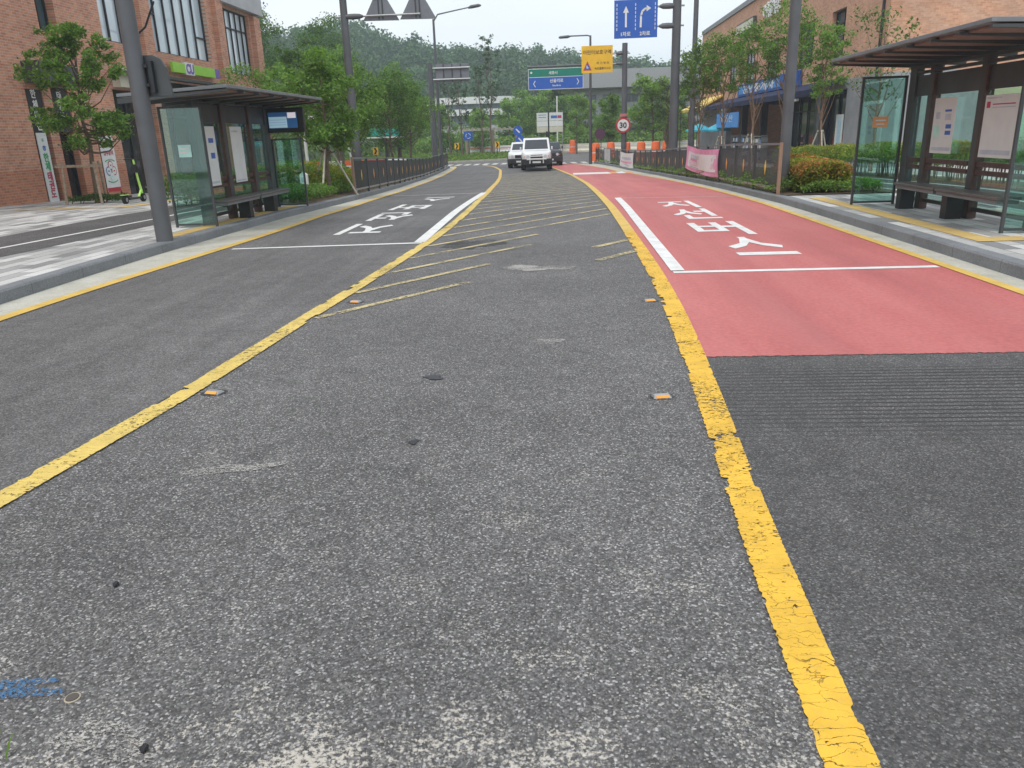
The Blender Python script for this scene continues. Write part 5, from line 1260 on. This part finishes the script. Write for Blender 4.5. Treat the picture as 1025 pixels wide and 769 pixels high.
# ================================================================== VEHICLES AND STREET OBJECTS
def car(label, cx, cy, rot, body, L=4.6, W=1.85, H=1.85, bull=True, lift=.0):
    """4x4 with an upright cabin; front faces -Y before rotation"""
    z0 = g(cy)+(0 if cy < 61 else -.0); t = thing('car', label, 'car', (0, 0, 0)); sx = W/2; y0 = -L/2
    gl = M['carglass']; zc = .42+lift
    # lower body: lofted sections from nose to tail (y, half width, bottom, shoulder z)
    secs = [(y0, sx*.80, zc+.10, zc+.48), (y0+.12, sx*.93, zc, zc+.60), (y0+.5, sx, zc-.02, zc+.66), (y0+1.15, sx, zc-.02, zc+.70), (y0+1.35, sx, zc-.02, zc+.73), (L/2-.4, sx, zc-.02, zc+.74), (L/2-.06, sx*.96, zc, zc+.70), (L/2, sx*.9, zc+.08, zc+.62)]
    mb = MB(); vs = []; m = 10
    for (y, w, b, tp) in secs:
        vs += [(-w*.9, y, b), (-w, y, b+.08), (-w, y, tp-.12), (-w*.97, y, tp-.03), (-w*.86, y, tp+.02), (w*.86, y, tp+.02), (w*.97, y, tp-.03), (w, y, tp-.12), (w, y, b+.08), (w*.9, y, b)]
    fs = [(j*m+i, j*m+(i+1) % m, (j+1)*m+(i+1) % m, (j+1)*m+i) for j in range(len(secs)-1) for i in range(m)]; fs += [tuple(range(m-1, -1, -1)), tuple((len(secs)-1)*m+i for i in range(m))]
    mb.add(vs, fs).build('body', body, t, smooth=True)
    # cabin
    zs = zc+.72; yr0, yr1 = y0+1.2, L/2-.25; zt = H
    def cab(mat, nm, ins, zb, ztp, rake0, rake1, sides):
        mb = MB(); wb, wt = sx*.95+ins, sx*.87+ins
        A = [(-wb, yr0-ins, zb), (wb, yr0-ins, zb), (wb, yr1+ins, zb), (-wb, yr1+ins, zb)]; B = [(-wt, yr0+rake0-ins, ztp), (wt, yr0+rake0-ins, ztp), (wt, yr1-rake1+ins, ztp), (-wt, yr1-rake1+ins, ztp)]
        mb.add(A+B, [(0, 1, 5, 4), (1, 2, 6, 5), (2, 3, 7, 6), (3, 0, 4, 7), (4, 5, 6, 7), (3, 2, 1, 0)]); return mb.build(nm, mat, t, bevel=.03)
    cab(body, 'cabin', 0, zs-.04, zt, .55, .25, 0)
    # windscreen and side glass sit 4 mm proud of the cabin
    wb, wt = sx*.95, sx*.87; k = lambda z: (z-zs+.04)/(zt-zs+.04)
    def fp(u, z, off): # point on windscreen
        f = k(z); w = wb+(wt-wb)*f; return (u*w, yr0+.55*f-off, z)
    MB().prism([fp(-.86, zs+.06, .012), fp(.86, zs+.06, .012), fp(.84, zt-.10, .012), fp(-.84, zt-.10, .012)], (0, .004, 0)).build('windscreen', gl, t)
    for s in (-1, 1):
        for a, b in ((.62, 1.55), (1.66, 2.45), (2.56, 3.0)):
            mb = MB(); q = []
            for (yy, z) in ((yr0+a-.55+.28, zs+.05), (yr0+b-.3, zs+.05), (yr0+b-.3, zt-.12), (yr0+a-.3 + (.25 if a < 1 else 0), zt-.12)):
                f = k(z); q.append((s*(wb+(wt-wb)*f+.006), yy, z))
            mb.prism(q, (s*.004, 0, 0)).build('side_window', gl, t)
        m_ = MB().box(s*(sx+.02)-.10*(s < 0), s*(sx+.02)+.10*(s > 0)+.0, yr0+.2, yr0+.32, zs+.0, zs+.20).build('mirror', body, t, bevel=.03)
        MB().disc((s*sx*.60, y0-.012, zc+.375), (0, 1, 0), .095, .05, 16).build('headlight', M['lamp_glass'], t)
        MB().box(s*sx*.80-.03, s*sx*.80+.03, y0-.01, y0+.08, zc+.34, zc+.40).build('indicator', M['amber'], t)
        for yy in (y0+.85, L/2-.85):
            w = MB().tube([(s*(sx-.24), yy, .37+lift*.5), (s*(sx-.20), yy, .37+lift*.5), (s*(sx+.02), yy, .37+lift*.5), (s*(sx+.05), yy, .37+lift*.5)], [.36, .38, .38, .34], 22).build('wheel', M['tyre'], t, smooth=True)
            MB().disc((s*(sx+.05), yy, .37+lift*.5), (1, 0, 0), .2, .03, 16).build('rim', M['chrome'], w)
            MB().tube([(s*(sx-.02), yy+.46*math.cos(a), zc-.02+.40*math.sin(a)) for a in [math.pi*j/10 for j in range(11)]], .085, 6).build('wheel_arch', M['black'], t)
    MB().box(-sx*.40, sx*.40, y0-.03, y0+.05, zc+.26, zc+.46).build('grille', M['black'], t, bevel=.01)
    MB().box(-sx*.98, sx*.98, y0-.12, y0+.2, zc-.14, zc+.22).build('front_bumper', M['black'], t, bevel=.04)
    MB().box(-.26, .26, y0-.135, y0-.122, zc-.03, zc+.08).build('licence_plate', M['white'], t)
    MB().box(-sx*.9, sx*.9, L/2-.1, L/2+.1, zc-.1, zc+.1).build('rear_bumper', M['black'], t, bevel=.04)
    MB().box(-sx*.7, sx*.7, y0+.2, L/2-.2, .28+lift*.5, zc).build('underbody', M['dark'], t)
    if bull:
        mb = MB(); mb.tube([(-.62, y0-.16, zc+.20), (.62, y0-.16, zc+.20)], .045, 8); mb.tube([(-.42, y0-.16, zc-.05), (-.40, y0-.18, zc+.38), (.40, y0-.18, zc+.38), (.42, y0-.16, zc-.05)], .04, 8)
        mb.build('bull_bar', M['white'], t, smooth=True)
    if H > 1.8:
        mb = MB()
        for s in (-1, 1): mb.tube([(s*sx*.7, yr0+.75, zt+.06), (s*sx*.7, yr1-.5, zt+.06)], .02, 6)
        mb.build('roof_rack', M['black'], t)
    t.location = (cx, cy, z0); t.rotation_euler = (0, 0, rot); return t
car('white off-road car with a bull bar facing the camera', -1.5, 52.4, rad(2), M['carwhite'], W=1.86, H=1.98, lift=.12)
car('white car mostly hidden behind the off-road car', -2.55, 57.8, rad(-4), M['carwhite'], W=1.8, H=1.7, bull=False)
car('dark grey car peeking out right of the white off-road car', -.80, 60.0, rad(3), plain('graphite_car_paint', (.035, .04, .05), .25, 0, .6), W=1.8, H=1.6, bull=False)

def street_objects():
    # road studs
    for i, (x, y, lab) in enumerate(((-2.20, 4.50, 'orange road stud beside the left yellow line, nearest the camera'), (.58, 4.32, 'orange and white road stud left of the right yellow line, nearest the camera'), (.81, 7.01, 'small road stud beside the right yellow line at the red lane'), (-1.98, 7.22, 'small road stud where the first yellow hatch line starts'))):
        t = thing('road_stud', lab, 'road stud', (x, y, 0), 'road studs along the yellow lines'); a = rad(10 if x > 0 else -15)
        ca, sa = math.cos(a), math.sin(a)
        def P(u, v, z): return (x+u*ca-v*sa, y+u*sa+v*ca, z)
        mb = MB(); mb.add([P(-.055, -.04, .001), P(.055, -.04, .001), P(.055, .04, .001), P(-.055, .04, .001), P(-.045, -.015, .018), P(.045, -.015, .018), P(.045, .018, .018), P(-.045, .018, .018)], [(0, 1, 5, 4), (1, 2, 6, 5), (2, 3, 7, 6), (3, 0, 4, 7), (4, 5, 6, 7), (3, 2, 1, 0)])
        mb.build('stud_body', M['galv'], t, bevel=.003)
        MB().add([P(-.04, -.0385, .0065), P(.04, -.0385, .0065), P(.038, -.0185, .0185), P(-.038, -.0185, .0185)], [(0, 1, 2, 3)]).build('reflector', M['amber'], t)
        struct(MB().add([(x+.085*math.cos(k*.45), y+.065*math.sin(k*.45), .0045) for k in range(14)], [tuple(range(14))]).build('stud_patch', M['tar']), 'dark tar around a road stud %s' % ['at the left line', 'at the right line', 'at the red lane', 'at the first hatch line'][i])
    t = thing('survey_pin', 'small round dark survey disc beside the blue spray mark', 'survey pin', (-1.415, 1.745, 0))
    MB().disc((-1.415, 1.745, .003), (0, 0, 1), .017, .005, 20).build('disc', plain('dull_disc', (.09, .08, .07), .8), t); MB().tube([(-1.415+.020*math.cos(a), 1.745+.020*math.sin(a), .002) for a in [k*.35 for k in range(19)]], .0028, 5).build('rim', plain('sandy_ring', (.40, .34, .26)), t)
    # grit: small loose stones
    rnd = random.Random(9)
    mb = MB()
    for i in range(900):
        y = 1.35+rnd.random()**2.2*6; x = rnd.uniform(-1.0-y*.35, .62); s = rnd.uniform(.0016, .0042); c = Vector((x, y, .003+s*.4))
        pts = [c+Vector((math.cos(k*1.57+i)*s*rnd.uniform(.7, 1.4), math.sin(k*1.57+i)*s*rnd.uniform(.7, 1.4), 0)) for k in range(4)]
        mb.add([*pts, c+Vector((0, 0, s*.8))], [(0, 1, 4), (1, 2, 4), (2, 3, 4), (3, 0, 4)])
    o = mb.build('loose_grit', plain('pale_grit', (.42, .41, .38), .9)); tag(o, 'scattered pale grit on the asphalt', 'grit', kind='stuff')
    for i, (x, y, s, m, lab) in enumerate(((-1.10, 1.555, .013, 'black', 'small black stone at the bottom left of the road'), (-1.61, 2.32, .012, 'dark', 'dark pebble above the blue spray mark'))):
        o = MB().tube([(x, y-s, .004), (x, y-s*.5, .008), (x, y+s*.5, .009), (x, y+s, .004)], [s*.3, s*.8, s*.7, s*.3], 8).build('pebble', M[m]); tag(o, lab, 'pebble')
    # free standing white banner by the brick pillar
    x, y = -12.6, 21.9; z = g(22)+.13; x = -14.0; y = 24.2; z = g(y)+.13
    t = thing('standing_banner', 'free standing white banner with a four circle emblem by the brick pillar', 'banner', (x, y, z))
    A = Vector((x, y-.38, z)); U = Vector((.0, .76, 0)); Z = Vector((0, 0, 1)); Nn = Vector((1, 0, 0))
    def Q(u, v, o=0): return A+U*u+Z*(.22+1.72*v)+Nn*o
    MB().prism([Q(0, 0), Q(1, 0), Q(1, 1), Q(0, 1)], (.012, 0, 0)).build('sheet', M['white'], t)
    mb = MB(); mb.prism([Q(0, 0, .014), Q(1, 0, .014), Q(1, .07, .014), Q(0, .07, .014)], (.003, 0, 0)); mb.prism([Q(0, .97, .014), Q(1, .97, .014), Q(1, 1, .014), Q(0, 1, .014)], (.003, 0, 0)); mb.build('red_band', M['red_sign'], t)
    mb = MB(); c = Q(.5, .36)
    for dy, dz, mm in ((0, .17, 'red_print'), (-.15, 0, 'blue_print'), (.15, 0, 'red_print'), (0, -.16, 'aqua')):
        R = MB().disc((c.x+.016, c.y+dy, c.z+dz), (1, 0, 0), .14, .003, 24).build('emblem_ring', M[mm], t); MB().disc((c.x+.020, c.y+dy, c.z+dz), (1, 0, 0), .11, .003, 24).build('emblem_field', M['white'], R)
        MB().box(c.x+.022, c.x+.024, c.y+dy-.04, c.y+dy+.04, c.z+dz-.02, c.z+dz+.02).build('emblem_mark', M[mm], R)
    mb = MB()
    for s in (1, -1):
        pts = [(c.x+.018, c.y+.29*math.cos(a), c.z+s*(.24+.10*math.sin(a))) for a in [math.pi*(.15+.7*k/8) for k in range(9)]]; mb.tube(pts, .014, 5)
    mb.build('emblem_arc', M['green_print'], t)
    text_mesh('어울림상가', .13, (x+.02, y, z+1.60), '+X', M['black'], t, bold=.01); text_mesh('입주문의', .15, (x+.02, y, z+1.38), '+X', M['red_print'], t, bold=.02)
    mb = MB()
    mb.box(x+.013, x+.018, y-.30, y-.20, z+1.74, z+1.82); mb.box(x+.013, x+.018, y+.20, y+.30, z+1.74, z+1.82); mb.build('corner_mark', M['green_print'], t)
    mb = MB(); mb.tube([Q(0, -.12, -.01), Q(0, 1.0, -.01)], .015, 6); mb.tube([Q(1, -.12, -.01), Q(1, 1.0, -.01)], .015, 6); mb.build('frame', M['dark'], t)
    MB().box(x-.2, x+.3, y-.42, y+.42, z+.001, z+.06).build('foot', M['black'], t, bevel=.01)
    # kick scooter parked on the pavement
    x, y = -11.55, 20.85; z = g(y)+.13; t = thing('kick_scooter', 'black and lime electric kick scooter parked on the left pavement', 'scooter', (x, y, z))
    for yy, nm in ((y-.46, 'wheel'), (y+.46, 'wheel')):
        w = MB().tube([(x-.045, yy, z+.115), (x-.03, yy, z+.115), (x+.03, yy, z+.115), (x+.045, yy, z+.115)], [.095, .115, .115, .095], 20).build(nm, M['tyre'], t, smooth=True)
        MB().disc((x, yy, z+.115), (1, 0, 0), .055, .1, 14).build('hub', M['galv'], w)
    MB().box(x-.09, x+.09, y-.34, y+.26, z+.10, z+.15).build('deck', M['black'], t, bevel=.02)
    MB().tube([(x, y-.46, z+.26), (x, y-.36, z+.24), (x, y-.30, z+.13)], .03, 8).build('rear_fork', M['black'], t)
    MB().box(x-.06, x+.06, y-.58, y-.34, z+.235, z+.25).build('rear_mudguard', M['lime_grip'], t, bevel=.005)
    MB().tube([(x, y+.46, z+.12), (x, y+.43, z+.30), (x, y+.36, z+.60), (x, y+.28, z+1.12)], [.032, .034, .03, .026], 10).build('stem', M['lime_grip'], t, smooth=True)
    MB().tube([(x, y+.24, z+.14), (x, y+.40, z+.30)], .03, 8).build('neck', M['lime_grip'], t)
    MB().tube([(x-.24, y+.24, z+1.13), (x, y+.28, z+1.15), (x+.24, y+.24, z+1.13)], .017, 8).build('handlebar', M['black'], t, smooth=True)
    MB().box(x-.05, x+.05, y+.24, y+.36, z+.78, z+1.0).build('battery_box', M['black'], t, bevel=.01)
    # white marker box among the shrubs, teal canopy
    t = thing('marker_post', 'white plastic marker post among the shrubs under the staked tree', 'post', (-6.6, 20.3, g(20))); z = g(20.3)+.13
    MB().prism([(-6.70, 20.2, z), (-6.50, 20.2, z), (-6.50, 20.2, z+.62), (-6.6, 20.2, z+.68), (-6.70, 20.2, z+.62)], (0, .1, 0)).build('shaft', M['white'], t, bevel=.01); MB().box(-6.66, -6.54, 20.192, 20.198, z+.45, z+.55).build('label_plate', M['pale_grey'], t)
    t = thing('canopy', 'flat teal canopy on a central post behind the left fence', 'canopy', (-10.4, 48, g(48)))
    MB().prism([(-11.3, 47.2, 1.62), (-9.5, 47.2, 1.58), (-9.55, 47.2, 2.0), (-11.2, 47.2, 2.04)], (0, 1.7, 0)).build('roof', M['teal'], t, bevel=.02)
    MB().box(-11.32, -9.48, 47.15, 48.95, 1.50, 1.575).build('rim', M['white'], t)
    MB().tube([(-10.4, 48.0, g(48)), (-10.4, 48.0, 1.6)], .08, 10).build('post', M['steel'], t)
    # parasols before the shop
    for i, (x, y, lab) in enumerate(((10.35, 60.5, 'teal blue parasol nearer the sign mast'), (11.6, 60.2, 'teal blue parasol nearer the shop'), (10.9, 64.5, 'greener parasol behind the other two'))):
        z = g(y)+.13; t = thing('parasol', lab, 'parasol', (x, y, z), 'parasols outside the shop')
        MB().tube([(x, y, z), (x, y, z+2.3)], .03, 8).build('pole', M['white'], t)
        mb = MB(); n = 8; vs = [(x, y, z+2.42)]+[(x+.95*math.cos(2*math.pi*k/n), y+.95*math.sin(2*math.pi*k/n), z+1.98) for k in range(n)]+[(x+.95*math.cos(2*math.pi*k/n), y+.95*math.sin(2*math.pi*k/n), z+1.86) for k in range(n)]
        mb.add(vs, [(0, 1+k, 1+(k+1) % n) for k in range(n)]+[(1+k, 9+k, 9+(k+1) % n, 1+(k+1) % n) for k in range(n)]).build('canopy', M['teal_blue' if i < 2 else 'teal'], t)
        MB().disc((x, y, z+.03), (0, 0, 1), .25, .06, 16).build('base', M['pale_conc'], t)
    # display racks in front of the shop
    for i, (y, lab) in enumerate(((49.6, 'display rack of white goods nearer the right mast'), (52.6, 'display rack of mixed goods under the light blue banner'), (55.8, 'display rack of goods at the far end of the banner'))):
        x = 12.1; z = g(y)+.13; t = thing('display_rack', lab, 'display rack', (x, y, z), 'goods racks outside the shop'); rnd = random.Random(i)
        for zz in (.35, .75, 1.15, 1.5): MB().box(x-.2, x+.2, y-1.1, y+1.1, z+zz, z+zz+.03).build('shelf', M['galv'], t)
        for yy in (y-1.1, y+1.08): MB().box(x-.2, x+.2, yy, yy+.02, z, z+1.6).build('side_panel', M['galv'], t)
        for zz in (.38, .78, 1.18):
            yy = y-1.0
            while yy < y+.85:
                w = rnd.uniform(.15, .35); h = rnd.uniform(.12, .28); MB().box(x-.17, x+.05, yy, yy+w, z+zz+.002, z+zz+h).build('goods', M[rnd.choice(['white', 'white', 'poster', 'skyblue', 'black', 'galv'])], t, bevel=.01); yy += w+.05
    # orange warning boards beyond the right fence
    pts = [(2.9, 64.0), (4.1, 64.5), (6.2, 61.5), (5.2, 63.0), (7.4, 62.5), (8.35, 63.4), (.6+.9, 92)]
    labs = ['orange drum just right of the lamp post foot', 'orange drum left of the 30 sign mast', 'orange drum right of the 30 sign mast, nearest it', 'orange drum partly behind the 30 sign mast', 'orange drum midway between the two sign masts', 'orange drum beside the thick blue sign mast', 'small far orange drum beyond the junction']
    for (x, y), lab in zip(pts, labs):
        z = g(y); t = thing('traffic_drum', lab, 'traffic drum', (x, y, z), 'orange drums round the works')
        MB().tube([(x, y, z), (x, y, z+.10), (x, y, z+.12), (x, y, z+1.25), (x, y, z+1.36), (x, y, z+1.40)], [.42, .42, .36, .31, .28, .10], 18).build('drum', M['orange'], t, smooth=True)
        MB().tube([(x, y, z+.62), (x, y, z+.68)], [.346, .344], 18).build('band', M['white'], t)
    # plastic water barriers
    def barrier(x, y, a, m, lab, grp, L=1.8, H=.95):
        z = g(y); t = thing('traffic_barrier', lab, 'barrier', (x, y, z), grp); d = Vector((math.cos(a), math.sin(a), 0)); nn = Vector((-d.y, d.x, 0)); c = Vector((x, y, z))
        prof = [(-.25, 0), (-.25, .2), (-.10, .4), (-.08, H), (.08, H), (.10, .4), (.25, .2), (.25, 0)]
        MB().prism([c-d*L/2+nn*p+Vector((0, 0, q)) for p, q in prof], d*L).build('body', M[m], t, bevel=.02)
        MB().obox(c+Vector((0, 0, H*.72)), d*L*.46, nn*.105, (0, 0, .05)).build('stripe', M['white' if m != 'white' else 'orange'], t)
    for k in range(9): barrier(.9+k*1.95, 93.5+k*.12, .05, 'cream', 'cream plastic barrier in the row across the far road', 'cream barriers across the far road')
    for k, (m, lab) in enumerate((('orange', 'orange barrier left of the staked tree behind the shelter'), ('white', 'white barrier behind the staked tree'), ('orange', 'orange barrier right behind the staked tree'), ('red_sign', 'red barrier right of the staked tree'), ('white', 'white barrier farthest right in the works row'))):
        barrier(-13.9+k*1.15, 44+.4*k, .1, m, lab, 'works barriers behind the left planting', L=1.05, H=1.1)
    for k in range(5): barrier(-10.2+k*1.9+(0 if k < 3 else 1.2), 99, 0, 'white', 'white barrier on the far side of the grass island', 'white barriers beyond the island')
    # pergola on the island
    t = thing('pergola', 'light timber pergola on the grass island between the thin trees', 'pergola', (-8.5, 92, -.8))
    for xx in (-10.5, -7.6, -4.8):
        for yy in (91, 93.5): MB().tube([(xx, yy, -.75), (xx, yy, 1.95)], .13, 8).build('post', M['stake'], t)
    for yy in (91, 93.5): MB().box(-11.2, -4.2, yy-.06, yy+.06, 1.95, 2.12).build('beam', M['stake_pale'], t)
    mb = MB()
    for k in range(12): mb.box(-11+k*.6, -10.93+k*.6, 90.6, 93.9, 2.122, 2.24)
    mb.build('slats', M['stake_pale'], t)
    # pale boulder row and small sign near the round sign
    t = thing('white_post', 'white leaning post at the near end of the left fence', 'post', (-6.02, 23.2, g(23))); z = g(21.8)+.13
    MB().tube([(-6.02, 23.2, z), (-6.10, 23.2, z+1.0), (-6.25, 23.2, z+1.75)], [.035, .03, .028], 8).build('shaft', M['white'], t, smooth=True)
    t = thing('white_post', 'pale curved post rising beside the left information screen', 'post', (-7.4, 23.2, g(23))); z = g(23.2)+.13
    MB().tube([(-7.4, 23.2, z), (-7.4, 23.2, z+1.9), (-7.3, 23.2, z+2.1), (-7.1, 23.2, z+2.15)], .05, 8).build('shaft', M['white'], t, smooth=True)
street_objects()

# ================================================================== AIR
def haze():
    mb = MB().box(-420, 420, -25, 520, -2.2, 44); o = mb.build('haze', N('haze').m); m = o.data.materials[0]; nt = m.node_tree
    out = [n for n in nt.nodes if n.type == 'OUTPUT_MATERIAL'][0]; v = nt.nodes.new('ShaderNodeVolumePrincipled')
    v.inputs['Color'].default_value = (.80, .90, 1.0, 1); v.inputs['Density'].default_value = .0009; v.inputs['Anisotropy'].default_value = .2
    nt.links.new(v.outputs[0], out.inputs['Volume']); o['kind'] = 'stuff'; o['label'] = 'thin blue haze filling the air towards the hill'; o.display_type = 'WIRE'
haze()
